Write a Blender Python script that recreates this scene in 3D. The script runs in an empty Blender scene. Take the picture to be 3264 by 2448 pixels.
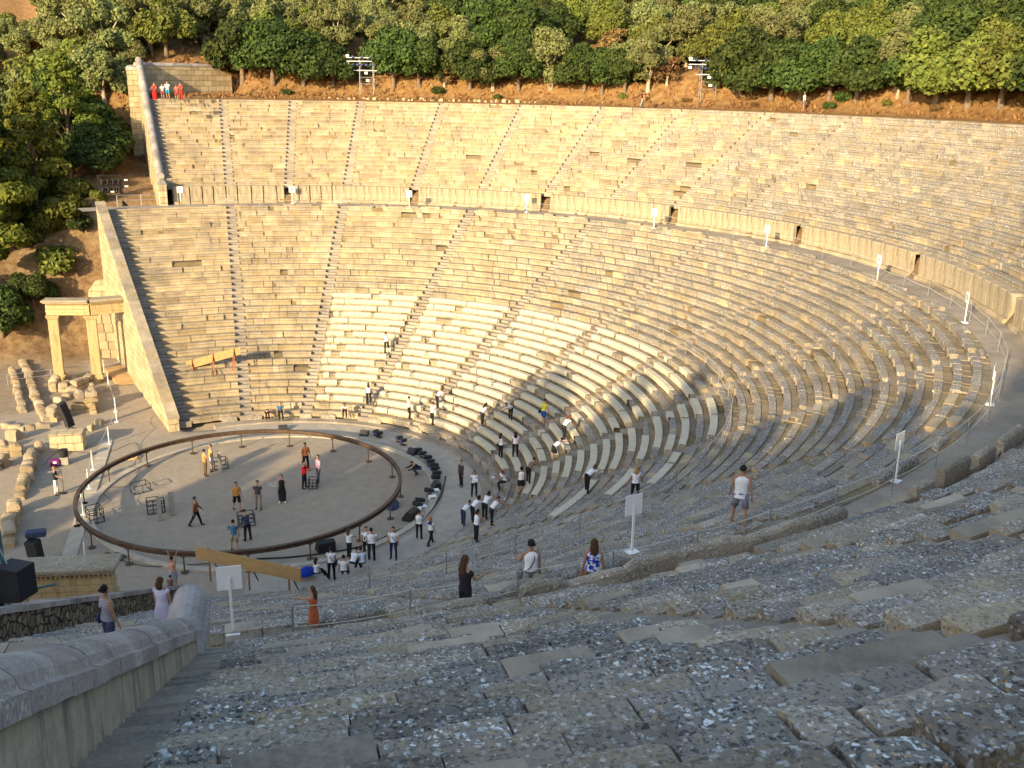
import bpy, math, random
import numpy as np
from mathutils import Vector, Matrix, noise
R = math.radians
PI = math.pi
scn = bpy.context.scene
col = scn.collection

# ------------------------------------------------------------------ camera
CAM = np.array([-4.277, -57.497, 24.052]); YAW, PIT, ROL, FOC = 0.32746, -0.29529, 0.01729, 3215.3
fw = np.array([math.sin(YAW)*math.cos(PIT), math.cos(YAW)*math.cos(PIT), math.sin(PIT)])
_rt = np.array([math.cos(YAW), -math.sin(YAW), 0.0]); _up = np.cross(_rt, fw)
cr = _rt*math.cos(ROL)+_up*math.sin(ROL); cu = -_rt*math.sin(ROL)+_up*math.cos(ROL)
cam = bpy.data.cameras.new('camera'); camo = bpy.data.objects.new('camera', cam); col.objects.link(camo)
camo.matrix_world = Matrix(((cr[0], cu[0], -fw[0], CAM[0]), (cr[1], cu[1], -fw[1], CAM[1]), (cr[2], cu[2], -fw[2], CAM[2]), (0, 0, 0, 1)))
cam.sensor_width = 36; cam.lens = FOC/3264*36; cam.clip_end = 2000; cam.clip_start = 0.05
scn.camera = camo
# ------------------------------------------------------------------ world, sun, exposure
SAZ, SEL = 48.0, 17.0            # direction the shadows run (from +Y towards +X), elevation of the sun
w = bpy.data.worlds.new('World'); scn.world = w; w.use_nodes = True
nt = w.node_tree; nt.nodes.clear()
sky = nt.nodes.new('ShaderNodeTexSky'); sky.sky_type = 'NISHITA'; sky.sun_disc = False
sky.sun_elevation = R(SEL); sky.sun_rotation = R(SAZ+180)
sky.air_density = 1.2; sky.dust_density = 1.5
bg = nt.nodes.new('ShaderNodeBackground'); bg.inputs[1].default_value = 0.15
wo = nt.nodes.new('ShaderNodeOutputWorld'); nt.links.new(sky.outputs[0], bg.inputs[0]); nt.links.new(bg.outputs[0], wo.inputs[0])
sl = bpy.data.lights.new('sun', 'SUN'); sl.energy = 4.3; sl.angle = R(0.6); sl.color = (1.0, 0.79, 0.46)
so = bpy.data.objects.new('sun', sl); col.objects.link(so)
sdir = Vector((math.sin(R(SAZ))*math.cos(R(SEL)), math.cos(R(SAZ))*math.cos(R(SEL)), -math.sin(R(SEL))))
so.rotation_euler = sdir.to_track_quat('-Z', 'Y').to_euler()
scn.view_settings.view_transform = 'Standard'; scn.view_settings.look = 'None'
scn.view_settings.exposure = 1.2; scn.view_settings.gamma = 1.0

# ------------------------------------------------------------------ helpers: pixels of the 3264x2448 photograph to points
def ray(px, py):
    d = fw*FOC + cr*(px-1632) - cu*(py-1224); return d/np.linalg.norm(d)
def un(px, py, z):
    d = ray(px, py); return CAM + d*((z-CAM[2])/d[2])
def pj(p):
    d = np.array(p)-CAM; z = d@fw
    if z < 0.3: return -9e9, -9e9, z
    return 1632+FOC*(d@cr)/z, 1224-FOC*(d@cu)/z, z
def inview(p, m=420):
    x, y, z = pj(p); return z > 0.3 and -m < x < 3264+m and -m < y < 2448+m
S = 1.47559
def V(x, y): return (x*S, y*S)                    # from the 2212-wide view
def q(cx, cy, x, y): return (cx+x/2.711, cy+y/2.711)   # from an enlarged quarter

# ------------------------------------------------------------------ theatre geometry
WS, SH, K1, K2 = 1.018, 3.818, 0.775, 0.781
BR = 72*WS
R1, RUN, NL, Z0L = 13.41, 0.7143, 34, 0.32
RISE = (12.52-Z0L)/NL
RD0, RD1, ZD = R1+RUN*NL+0.06, 39.95, 12.46
R2, RUN2, NU, Z0U = 40.62, 0.655, 21, 13.98
RISE2 = (21.33-Z0U)/NU
ZTOP = Z0U+NU*RISE2; RTOP = R2+NU*RUN2
CEN = {1: np.array([-SH*math.cos(R(BR)), -SH*math.sin(R(BR))]), -1: np.array([-SH*math.cos(R(BR)), SH*math.sin(R(BR))])}
def frame(a, side=None):
    t = abs(a)*WS; sg = 1 if a >= 0 else -1
    if side is None: side = t > BR+0.01
    if not side: return np.zeros(2), 0.0, R(a*WS)
    return CEN[sg], SH, sg*R(BR+np.interp(t-BR, [0, 18*WS, 36*WS, 72*WS], [0, 18*K1, 18*(K1+K2), 18*(K1+3*K2)]))
def polar(c, s, r, t): return (c[0]+(r+s)*math.cos(t), c[1]+(r+s)*math.sin(t))
def PA(r, a):
    c, s, t = frame(a); return polar(c, s, r, t)
def local(x, y):
    t = math.degrees(math.atan2(y, x))
    if abs(t) <= BR: return math.hypot(x, y), t
    sg = 1 if t > 0 else -1; c = CEN[sg]
    return math.hypot(x-c[0], y-c[1])-SH, math.degrees(math.atan2(y-c[1], x-c[0]))
T108 = math.degrees(frame(108)[2]); T99 = math.degrees(frame(99)[2])
def treads():
    out = [(0, 10.3, 0.0), (10.3, R1-0.02, 0.03)]
    for k in range(NL): out.append((R1+RUN*k, R1+RUN*(k+1), Z0L+RISE*(k+1)))
    out.append((RD0, RD1, ZD))
    for k in range(NU): out.append((R2+RUN2*k, R2+RUN2*(k+1), Z0U+RISE2*(k+1)))
    return out
TREADS = treads()
def stand(px, py):
    """where the line of sight of a foot meets a tread of the theatre"""
    best = None
    for r0, r1, z in TREADS:
        p = un(px, py, z)
        if (p-CAM)@fw < 0: continue
        r, t = local(p[0], p[1])
        if r0-0.05 <= r <= r1+0.05:
            if best is None or (p-CAM)@fw < (best-CAM)@fw: best = p
    if best is None:
        best = un(px, py, 0.0)
    return best

def smooth(a, b, x):
    t = min(1, max(0, (x-a)/(b-a))); return t*t*(3-2*t)
def nz(x, y, s, seed=0.0): return noise.noise(Vector((x*s+seed, y*s-seed, seed*0.7)))
def hill(r, x, y):
    near = 1.0 if y < -30 else 0.0
    b0 = 57.5 if not near else 55.4
    z = ZTOP + 0.05 - .48*near + 0.25*smooth(b0, b0+1.5, r)
    if y > 50 and x < 6:           # level ground in front of the return wall of the upper tier
        dd = -(x+6.5)*0.451+(y-60.4)*0.893; kf = 1-(1-smooth(.5, 2.5, dd))*(1-smooth(3.4, 6, x))
    else: kf = 1.0
    bh = 2.9+0.9*nz(x, y, 0.12, 3.1) + 0.3*nz(x, y, .5, 7)
    z += kf*bh*smooth(b0+1.0, b0+5.5+2*nz(x, y, 0.1, 8), r)
    z += kf*max(0, r-62)*0.20 + 2.2*nz(x, y, 0.03, 1)*smooth(62, 90, r) + 0.10*nz(x, y, 1.3, 5)*smooth(56, 59, r)
    return z
def outg(x, y):
    ay = abs(y)
    if ay < 33: z = 0.0
    else:
        a = 2.2*smooth(33, 40, ay)
        b = 12.4*smooth(36, 46.5, ay)
        k = smooth(-18, -12, x)
        z = a*(1-k)+b*k if ay < 46.5 else 12.4*(0.55+0.45*k)
        if ay < 46.5: z = a*(1-k)*1.0 + b*(k+(1-k)*0.55)
    if ay > 46.5: z += (ay-46.5)*0.22
    if ay > 64: z += (ay-64)*0.10
    if x < -18 and ay < 36: z += 1.5*smooth(-30, -60, x)
    return z + 0.25*nz(x, y, .25, 2)*smooth(33, 37, ay) + 0.12*nz(x, y, .8, 4)*smooth(33, 36, ay)
def ground_z(x, y):
    r, t = local(x, y)
    rin = math.hypot(x, y)
    if abs(t) > 60:       # distance to the end walls
        tl = T108 if r < RD1+0.3 else T99
        d = (tl-abs(t))*PI/180*(r+SH)
        inside = d > 0.35
    else: inside = True
    if rin < 12.5 or r < 12.9: return -0.01
    if inside:
        if r < RD0: return Z0L+(r-R1)/RUN*RISE-0.75
        if r < RD1+0.2: return ZD-0.25
        if r < RTOP-0.3: return Z0U+(r-R2)/RUN2*RISE2-(0.75 if y > -20 else 1.15)
        zi = hill(r, x, y)
        if abs(t) < T99: return zi
        e = (abs(t)-T99)*PI/180*(r+SH)
        if e < 0: return zi
        wt = (1-smooth(0.5, 14, e))*smooth(60.5, 70, abs(y)); return zi*wt+min(zi, outg(x, y))*(1-wt)
    zo = outg(x, y)
    if r > RTOP-0.3:
        zi = hill(r, x, y); e = (abs(t)-T99)*PI/180*(r+SH); wt = (1-smooth(0.5, 14, e))*smooth(60.5, 70, abs(y))
        if e > 0: return zi*wt+min(zi, zo)*(1-wt)
    return zo

# ------------------------------------------------------------------ mesh helpers
class MB:
    def __init__(s): s.v = []; s.f = []; s.c = []; s.m = []
    def quad(s, pts, c=(.5, .5, .5, 1), m=0):
        n = len(s.v); s.v += [tuple(p) for p in pts]; s.c += [c]*len(pts); s.f.append(tuple(range(n, n+len(pts)))); s.m.append(m)
    def grid(s, rows, closed=False, caps=False, c=(.5, .5, .5, 1), m=0):
        n = len(s.v); nr = len(rows); nc = len(rows[0])
        for r in rows: s.v += [tuple(p) for p in r]; s.c += [c]*nc
        for i in range(nr-1):
            for j in range(nc if closed else nc-1):
                k = (j+1) % nc
                s.f.append((n+i*nc+j, n+i*nc+k, n+(i+1)*nc+k, n+(i+1)*nc+j)); s.m.append(m)
        if caps:
            s.f.append(tuple(n+j for j in range(nc))[::-1]); s.m.append(m)
            s.f.append(tuple(n+(nr-1)*nc+j for j in range(nc))); s.m.append(m)
    def box(s, c0, size, rz=0.0, c=(.5, .5, .5, 1), m=0, rx=0.0, ry=0.0, bev=0.0):
        hx, hy, hz = size[0]/2, size[1]/2, size[2]/2
        M = Matrix.Rotation(rz, 3, 'Z') @ Matrix.Rotation(ry, 3, 'Y') @ Matrix.Rotation(rx, 3, 'X')
        if bev > 0:
            b = min(bev, hx*.9, hy*.9, hz*.9)
            rows = []
            for zz, k in ((-hz, b), (-hz+b, 0), (hz-b, 0), (hz, b)):
                a, d = hx-k, hy-k; e = b
                rows.append([(a, d-e if not k else d, zz), (a-e if not k else a, d, zz), (-a+(e if not k else 0), d, zz), (-a, d-(e if not k else 0), zz),
                             (-a, -d+(e if not k else 0), zz), (-a+(e if not k else 0), -d, zz), (a-(e if not k else 0), -d, zz), (a, -d+(e if not k else 0), zz)])
            rows = [[tuple(M @ Vector(p)+Vector(c0)) for p in r] for r in rows]
            s.grid(rows, closed=True, caps=True, c=c, m=m); return
        P = [M @ Vector((x*hx, y*hy, z*hz))+Vector(c0) for z in (-1, 1) for x, y in ((-1, -1), (1, -1), (1, 1), (-1, 1))]
        n = len(s.v); s.v += [tuple(p) for p in P]; s.c += [c]*8
        for f in ((3, 2, 1, 0), (4, 5, 6, 7), (0, 1, 5, 4), (1, 2, 6, 5), (2, 3, 7, 6), (3, 0, 4, 7)):
            s.f.append(tuple(n+i for i in f)); s.m.append(m)
    def tube(s, path, rad, n=8, c=(.5, .5, .5, 1), m=0, caps=True):
        path = [Vector(p) for p in path]; rows = []
        if not hasattr(rad, '__len__'): rad = [rad]*len(path)
        ref = None
        for i, p in enumerate(path):
            d = (path[min(i+1, len(path)-1)]-path[max(i-1, 0)])
            if d.length < 1e-9: d = Vector((0, 0, 1))
            d.normalize()
            if ref is None: ref = Vector((1, 0, 0)) if abs(d.x) < .9 else Vector((0, 1, 0))
            u = (ref-d*ref.dot(d)).normalized(); v = d.cross(u); ref = u
            rows.append([tuple(p+(u*math.cos(2*PI*k/n)+v*math.sin(2*PI*k/n))*rad[i]) for k in range(n)])
        s.grid(rows, closed=True, caps=caps, c=c, m=m)
    def ball(s, c0, r, n=8, c=(.5, .5, .5, 1), m=0, jit=0.0, seed=0):
        rx, ry, rz = r if hasattr(r, '__len__') else (r, r, r)
        rows = []
        for i in range(n//2+1):
            a = -PI/2+PI*i/(n//2); row = []
            for k in range(n):
                b = 2*PI*k/n; e = Vector((math.cos(a)*math.cos(b), math.cos(a)*math.sin(b), math.sin(a)))
                j = 1+jit*noise.noise(e*1.7+Vector((seed, seed*2.3, 0)))
                row.append((c0[0]+rx*e.x*j, c0[1]+ry*e.y*j, c0[2]+rz*e.z*j))
            rows.append(row)
        s.grid(rows, closed=True, c=c, m=m)
    def build(s, name, mats, parent=None, smooth=False, loc=None):
        me = bpy.data.meshes.new(name); me.from_pydata(s.v, [], s.f)
        if not isinstance(mats, (list, tuple)): mats = [mats]
        for mt in mats: me.materials.append(mt)
        if len(mats) > 1: me.polygons.foreach_set('material_index', s.m)
        if smooth: me.polygons.foreach_set('use_smooth', [True]*len(me.polygons))
        at = me.color_attributes.new('tint', 'FLOAT_COLOR', 'POINT')
        at.data.foreach_set('color', np.array(s.c, dtype=np.float32).ravel())
        me.update()
        o = bpy.data.objects.new(name, me); col.objects.link(o)
        if parent: o.parent = parent
        if loc is not None: o.location = loc
        return o
def tag(o, label=None, cat=None, group=None, kind=None):
    if label: o['label'] = label
    if cat: o['category'] = cat
    if group: o['group'] = group
    if kind: o['kind'] = kind
    return o
def empty(name, loc=(0, 0, 0), rz=0.0, label=None, cat=None, group=None):
    o = bpy.data.objects.new(name, None); col.objects.link(o); o.location = loc; o.rotation_euler = (0, 0, rz)
    o.empty_display_size = 0.2
    return tag(o, label, cat, group)
def copy_tree(o, parent=None):
    c = o.copy(); col.objects.link(c)
    if parent: c.parent = parent
    for ch in o.children: copy_tree(ch, c)
    return c

# ------------------------------------------------------------------ materials
def newmat(name, rough=0.9, spec=0.2):
    m = bpy.data.materials.new(name); m.use_nodes = True
    b = m.node_tree.nodes['Principled BSDF']; b.inputs['Roughness'].default_value = rough
    b.inputs['Specular IOR Level'].default_value = spec
    return m, m.node_tree, b
def N(nt, t, **k):
    n = nt.nodes.new(t)
    for a, b in k.items(): setattr(n, a, b)
    return n
def tex(nt, typ, scale, vec=None, **k):
    n = nt.nodes.new(typ); n.inputs['Scale'].default_value = scale
    for a, b in k.items():
        if a in n.inputs: n.inputs[a].default_value = b
        else: setattr(n, a, b)
    if vec is not None: nt.links.new(vec, n.inputs['Vector'])
    return n
def ramp(nt, src, stops):
    r = nt.nodes.new('ShaderNodeValToRGB'); e = r.color_ramp.elements
    while len(e) < len(stops): e.new(0.5)
    for i, (p, c) in enumerate(stops):
        e[i].position = p; e[i].color = (c, c, c, 1) if not hasattr(c, '__len__') else (*c, 1)
    nt.links.new(src, r.inputs[0]); return r
def mix(nt, fac, a, b, mode='MIX'):
    m = nt.nodes.new('ShaderNodeMix'); m.data_type = 'RGBA'; m.blend_type = mode
    for s, v in ((m.inputs[0], fac), (m.inputs[6], a), (m.inputs[7], b)):
        if hasattr(v, 'is_output'): nt.links.new(v, s)
        elif hasattr(v, '__len__'): s.default_value = (*v, 1) if len(v) == 3 else v
        else: s.default_value = v
    return m.outputs[2]
def mul(nt, a, b, op='MULTIPLY'):
    m = nt.nodes.new('ShaderNodeMath'); m.operation = op
    for s, v in ((m.inputs[0], a), (m.inputs[1], b)):
        if hasattr(v, 'is_output'): nt.links.new(v, s)
        else: s.default_value = v
    return m.outputs[0]
def bump(nt, b, h, strength=0.5, dist=0.02):
    n = nt.nodes.new('ShaderNodeBump'); n.inputs['Strength'].default_value = strength; n.inputs['Distance'].default_value = dist
    nt.links.new(h, n.inputs['Height']); nt.links.new(n.outputs[0], b.inputs['Normal'])
def simple(name, c, rough=0.8, metal=0.0, var=0.0, scale=8.0, spec=0.3):
    m, nt, b = newmat(name, rough, spec)
    b.inputs['Metallic'].default_value = metal
    if var:
        tc = N(nt, 'ShaderNodeTexCoord'); n = tex(nt, 'ShaderNodeTexNoise', scale, tc.outputs['Object'], Detail=4.0)
        f = ramp(nt, n.outputs['Fac'], [(0.3, 0.0), (0.7, 1.0)])
        nt.links.new(mix(nt, f.outputs[0], tuple(x*(1-var) for x in c), tuple(min(1, x*(1+var)) for x in c)), b.inputs['Base Color'])
    else: b.inputs['Base Color'].default_value = (*c, 1)
    return m
MAT = {}
def stone_mat(name, base, light, dark, lichen=1.0, warm=1.0, bumpd=0.02):
    """weathered limestone: block tint from 'tint', grey stains, lichen in white, ochre and black"""
    m, nt, b = newmat(name, 0.92, 0.15)
    geo = N(nt, 'ShaderNodeNewGeometry'); P = geo.outputs['Position']
    at = N(nt, 'ShaderNodeAttribute', attribute_name='tint'); sep = N(nt, 'ShaderNodeSeparateColor'); nt.links.new(at.outputs['Color'], sep.inputs[0])
    n1 = tex(nt, 'ShaderNodeTexNoise', 1.1, P, Detail=5.0, Roughness=0.6)
    n2 = tex(nt, 'ShaderNodeTexNoise', 9.0, P, Detail=6.0, Roughness=0.7)
    c = mix(nt, ramp(nt, n1.outputs['Fac'], [(0.35, 0.0), (0.65, 1.0)]).outputs[0], base, light)
    c = mix(nt, ramp(nt, sep.outputs[1], [(0.45, 0.0), (1.0, 0.85)]).outputs[0], c, (0.225, 0.205, 0.188))
    # stains: dark grey weathering film in patches
    n3 = tex(nt, 'ShaderNodeTexNoise', 0.45, P, Detail=3.0)
    st = mul(nt, ramp(nt, n3.outputs['Fac'], [(0.47, 0.0), (0.66, 0.75)]).outputs[0], ramp(nt, n2.outputs['Fac'], [(0.42, 0.25), (0.62, 1.0)]).outputs[0])
    c = mix(nt, st, c, dark)
    # lichen cells
    wv = N(nt, 'ShaderNodeVectorMath', operation='ADD')
    nw = tex(nt, 'ShaderNodeTexNoise', 14.0, P, Detail=3.0)
    sc = N(nt, 'ShaderNodeVectorMath', operation='SCALE'); sc.inputs['Scale'].default_value = 0.09
    nt.links.new(nw.outputs['Color'], sc.inputs[0]); nt.links.new(P, wv.inputs[0]); nt.links.new(sc.outputs[0], wv.inputs[1])
    for scale, th, keep, seed in ((26.0, 0.46, 0.34, 0), (13.0, 0.38, 0.55, 1)):
        vo = tex(nt, 'ShaderNodeTexVoronoi', scale, wv.outputs[0]); vo.inputs['Randomness'].default_value = 1.0
        sv = N(nt, 'ShaderNodeSeparateColor'); nt.links.new(vo.outputs['Color'], sv.inputs[0])
        d = ramp(nt, vo.outputs['Distance'], [(th-0.05, 1.0), (th+0.05, 0.0)]).outputs[0]
        pres = ramp(nt, sv.outputs[0], [(keep, 0.0), (keep+0.03, 1.0)]).outputs[0]
        lc = ramp(nt, sv.outputs[1], [(0.0, (0.74, 0.74, 0.71)), (0.30, (0.46, 0.45, 0.43)), (0.52, (0.46, 0.33, 0.19)), (0.70, (0.05, 0.05, 0.052)), (0.86, (0.20, 0.19, 0.18))])
        lc.color_ramp.interpolation = 'CONSTANT'
        cl = mul(nt, mul(nt, d, pres), mul(nt, sep.outputs[1], lichen))
        patch = ramp(nt, tex(nt, 'ShaderNodeTexNoise', 0.9+seed, P, Detail=3.0).outputs['Fac'], [(0.36, 0.12), (0.58, 1.0)]).outputs[0]
        c = mix(nt, mul(nt, cl, patch), c, lc.outputs[0])
    # dark crevice specks
    nk = tex(nt, 'ShaderNodeTexNoise', 22.0, P, Detail=4.0, Roughness=0.75)
    c = mix(nt, mul(nt, ramp(nt, nk.outputs['Fac'], [(0.525, 0.0), (0.60, 0.92)]).outputs[0], mul(nt, sep.outputs[1], min(1, lichen))), c, (0.05, 0.05, 0.052))
    # per block value and hue
    hv = N(nt, 'ShaderNodeHueSaturation')
    nt.links.new(c, hv.inputs['Color']); nt.links.new(mul(nt, sep.outputs[0], 2.0), hv.inputs['Value'])
    nt.links.new(mul(nt, sep.outputs[2], 2.0), hv.inputs['Saturation'])
    nt.links.new(hv.outputs[0], b.inputs['Base Color'])
    h = mul(nt, n2.outputs['Fac'], mul(nt, nk.outputs['Fac'], 0.6), 'ADD')
    bump(nt, b, h, 0.9, bumpd)
    return m
MAT['stone'] = stone_mat('weathered_limestone', (0.29, 0.228, 0.150), (0.42, 0.335, 0.220), (0.14, 0.12, 0.10), 1.0)
MAT['stair'] = stone_mat('worn_step_stone', (0.26, 0.215, 0.17), (0.34, 0.285, 0.22), (0.16, 0.14, 0.12), 0.25)
MAT['rubble'] = stone_mat('rough_ruin_stone', (0.31, 0.235, 0.145), (0.42, 0.325, 0.205), (0.22, 0.17, 0.11), 0.35, bumpd=0.06)
def wall_mat(name, base, dark, lines=True, streak=0.6, sc=(1.0, 0.55), scale=1.0):
    m, nt, b = newmat(name, 0.9, 0.15)
    uv = N(nt, 'ShaderNodeUVMap', uv_map='uv'); geo = N(nt, 'ShaderNodeNewGeometry')
    mp = N(nt, 'ShaderNodeMapping'); mp.inputs['Scale'].default_value = (1.6, 0.22, 1); nt.links.new(uv.outputs[0], mp.inputs[0])
    ns = tex(nt, 'ShaderNodeTexNoise', 2.2, mp.outputs[0], Detail=5.0, Roughness=0.65)
    n2 = tex(nt, 'ShaderNodeTexNoise', 6.0, geo.outputs['Position'], Detail=6.0, Roughness=0.7)
    c = mix(nt, ramp(nt, n2.outputs['Fac'], [(0.35, 0.0), (0.7, 1.0)]).outputs[0], base, tuple(x*0.72 for x in base))
    c = mix(nt, mul(nt, ramp(nt, ns.outputs['Fac'], [(0.48, 0.0), (0.66, 1.0)]).outputs[0], streak), c, dark)
    h = n2.outputs['Fac']
    if lines:
        br = N(nt, 'ShaderNodeTexBrick'); br.inputs['Scale'].default_value = scale; br.inputs['Mortar Size'].default_value = 0.014
        br.inputs['Brick Width'].default_value = sc[0]; br.inputs['Row Height'].default_value = sc[1]
        br.inputs['Color1'].default_value = (1, 1, 1, 1); br.inputs['Color2'].default_value = (0.68, 0.66, 0.62, 1); br.inputs['Mortar'].default_value = (0.16, 0.14, 0.12, 1)
        nt.links.new(uv.outputs[0], br.inputs[0])
        c = mix(nt, 1.0, c, br.outputs['Color'], 'MULTIPLY')
        h = mul(nt, n2.outputs['Fac'], mul(nt, br.outputs['Fac'], -0.8), 'ADD')
    nt.links.new(c, b.inputs['Base Color']); bump(nt, b, h, 0.8, 0.03)
    return m
MAT['ashlar'] = wall_mat('ashlar_limestone', (0.56, 0.45, 0.29), (0.20, 0.16, 0.11), True, 0.35)
MAT['ashlar_grey'] = wall_mat('podium_limestone', (0.40, 0.325, 0.225), (0.15, 0.13, 0.10), False, 0.85)
MAT['plain_wall'] = wall_mat('streaked_wall_stone', (0.40, 0.35, 0.26), (0.10, 0.10, 0.095), False, 0.85)
MAT['coping'] = stone_mat('coping_limestone', (0.27, 0.235, 0.215), (0.42, 0.37, 0.34), (0.085, 0.085, 0.09), 0.62)
def rubble_face():
    m, nt, b = newmat('rubble_wall_face', 0.95, 0.1); P = N(nt, 'ShaderNodeNewGeometry').outputs['Position']
    vo = tex(nt, 'ShaderNodeTexVoronoi', 3.6, P); vo.feature = 'DISTANCE_TO_EDGE'; v2 = tex(nt, 'ShaderNodeTexVoronoi', 3.6, P)
    sv = N(nt, 'ShaderNodeSeparateColor'); nt.links.new(v2.outputs['Color'], sv.inputs[0])
    c = mix(nt, sv.outputs[0], (0.15, 0.115, 0.08), (0.34, 0.27, 0.19)); e = ramp(nt, vo.outputs['Distance'], [(0.02, 0.0), (0.10, 1.0)])
    n = tex(nt, 'ShaderNodeTexNoise', 14, P, Detail=5.0); c = mix(nt, mul(nt, n.outputs['Fac'], .7), c, (0.08, 0.07, 0.055))
    nt.links.new(mix(nt, e.outputs[0], (0.035, 0.03, 0.025), c), b.inputs['Base Color']); bump(nt, b, e.outputs[0], 1.0, 0.06); return m
MAT['rubble_wall'] = rubble_face()
MAT['gate_stone'] = wall_mat('gate_limestone', (0.52, 0.38, 0.20), (0.24, 0.17, 0.09), False, 0.7)

def earth_mat():
    """dry ground: bare earth, dead grass and litter; pale packed earth in the orchestra; each colour where that ground lies"""
    m, nt, b = newmat('dry_earth', 0.95, 0.1)
    geo = N(nt, 'ShaderNodeNewGeometry'); P = geo.outputs['Position']
    n1 = tex(nt, 'ShaderNodeTexNoise', 0.16, P, Detail=5.0); n2 = tex(nt, 'ShaderNodeTexNoise', 1.6, P, Detail=6.0, Roughness=0.7); n3 = tex(nt, 'ShaderNodeTexNoise', 9.0, P, Detail=5.0, Roughness=0.8)
    at = N(nt, 'ShaderNodeAttribute', attribute_name='tint'); sep = N(nt, 'ShaderNodeSeparateColor'); nt.links.new(at.outputs['Color'], sep.inputs[0])
    grass = mix(nt, ramp(nt, n2.outputs['Fac'], [(0.35, 0.0), (0.65, 1.0)]).outputs[0], (0.165, 0.085, 0.034), (0.31, 0.19, 0.08))
    grass = mix(nt, ramp(nt, n3.outputs['Fac'], [(0.50, 0.0), (0.68, 0.7)]).outputs[0], grass, (0.11, 0.06, 0.025))
    dirt = mix(nt, ramp(nt, n2.outputs['Fac'], [(0.38, 0.0), (0.62, 1.0)]).outputs[0], (0.15, 0.095, 0.055), (0.27, 0.19, 0.11))
    pale = mix(nt, ramp(nt, n2.outputs['Fac'], [(0.35, 0.0), (0.65, 1.0)]).outputs[0], (0.31, 0.255, 0.195), (0.37, 0.31, 0.24))
    pale = mix(nt, ramp(nt, n3.outputs['Fac'], [(0.52, 0.0), (0.7, 0.35)]).outputs[0], pale, (0.22, 0.18, 0.14))
    c = mix(nt, sep.outputs[0], dirt, grass); c = mix(nt, sep.outputs[1], c, pale)
    nt.links.new(c, b.inputs['Base Color'])
    h = mul(nt, n2.outputs['Fac'], n3.outputs['Fac'], 'ADD'); bump(nt, b, h, 0.7, 0.08)
    return m
MAT['earth'] = earth_mat()
MAT['paving'] = simple('pale_paving', (0.36, 0.31, 0.25), 0.85, var=0.12, scale=1.5)
MAT['kerb'] = simple('kerb_stone', (0.41, 0.355, 0.28), 0.85, var=0.14, scale=2.0)
MAT['white'] = simple('white_paint', (0.78, 0.78, 0.76), 0.5)
MAT['cushion'] = simple('white_cushion_cover', (0.52, 0.46, 0.34), 0.9, var=0.08, scale=2)
MAT['black'] = simple('black_plastic', (0.018, 0.018, 0.02), 0.6, var=0.3)
MAT['letter'] = simple('black_letter', (0.02, 0.02, 0.02), 0.7)
MAT['steel'] = simple('galvanised_steel', (0.34, 0.35, 0.36), 0.45, metal=0.6, var=0.1)
MAT['ring'] = simple('rusty_dark_steel', (0.10, 0.062, 0.042), 0.6, metal=0.3, var=0.3, scale=3)
MAT['rope'] = simple('pale_rope', (0.50, 0.47, 0.40), 0.9)
MAT['chip'] = simple('chipboard', (0.36, 0.23, 0.10), 0.8, var=0.12, scale=4)
MAT['redwood'] = simple('reddish_timber', (0.28, 0.10, 0.045), 0.7, var=0.2)
MAT['plank'] = simple('grey_plank', (0.24, 0.22, 0.19), 0.8, var=0.15)
MAT['ply'] = simple('plywood', (0.46, 0.30, 0.14), 0.8, var=0.1, scale=3)
MAT['bark'] = simple('bark', (0.16, 0.115, 0.08), 0.95, var=0.35, scale=6)
MAT['palebark'] = simple('pale_bark', (0.36, 0.29, 0.21), 0.95, var=0.25, scale=6)
MAT['tarp'] = simple('brown_cloth', (0.17, 0.13, 0.09), 0.9, var=0.25, scale=5)
MAT['lens'] = simple('lamp_glass', (0.03, 0.05, 0.16), 0.15, spec=0.8)
MAT['yellow'] = simple('yellow_paint', (0.52, 0.30, 0.03), 0.6, var=0.15)
MAT['teal'] = simple('blue_green_pole_paint', (0.05, 0.14, 0.17), 0.5)
MAT['grille'] = simple('speaker_grille', (0.03, 0.03, 0.033), 0.7, var=0.3, scale=40)
MAT['caseblue'] = simple('dark_blue_case', (0.035, 0.045, 0.10), 0.55, var=0.25)
MAT['green'] = simple('dark_green_board', (0.02, 0.05, 0.035), 0.7)
_cl = {}
def cloth(c, name=None):
    k = tuple(round(x, 3) for x in c)
    if k not in _cl: _cl[k] = simple('cloth', c, 0.9, var=0.10, scale=12)
    return _cl[k]
def leaf_mat(name, c0, c1, tr=0.25):
    m, nt, b = newmat(name, 0.75, 0.25)
    oi = N(nt, 'ShaderNodeObjectInfo'); at = N(nt, 'ShaderNodeAttribute', attribute_name='tint')
    sep = N(nt, 'ShaderNodeSeparateColor'); nt.links.new(at.outputs['Color'], sep.inputs[0])
    c = mix(nt, sep.outputs[0], c0, c1)
    hv = N(nt, 'ShaderNodeHueSaturation'); nt.links.new(c, hv.inputs['Color'])
    nt.links.new(mul(nt, mul(nt, oi.outputs['Random'], 0.035), 0.475, 'ADD'), hv.inputs['Hue'])
    nt.links.new(mul(nt, mul(nt, oi.outputs['Random'], 0.5), 0.78, 'ADD'), hv.inputs['Value'])
    nt.links.new(hv.outputs[0], b.inputs['Base Color'])
    t = N(nt, 'ShaderNodeBsdfTranslucent'); nt.links.new(hv.outputs[0], t.inputs[0])
    mx = N(nt, 'ShaderNodeMixShader'); mx.inputs[0].default_value = tr
    nt.links.new(b.outputs[0], mx.inputs[1]); nt.links.new(t.outputs[0], mx.inputs[2])
    nt.links.new(mx.outputs[0], nt.nodes['Material Output'].inputs[0])
    return m
MAT['dark_leaf'] = leaf_mat('dark_green_leaves', (0.022, 0.045, 0.010), (0.075, 0.110, 0.022))
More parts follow.
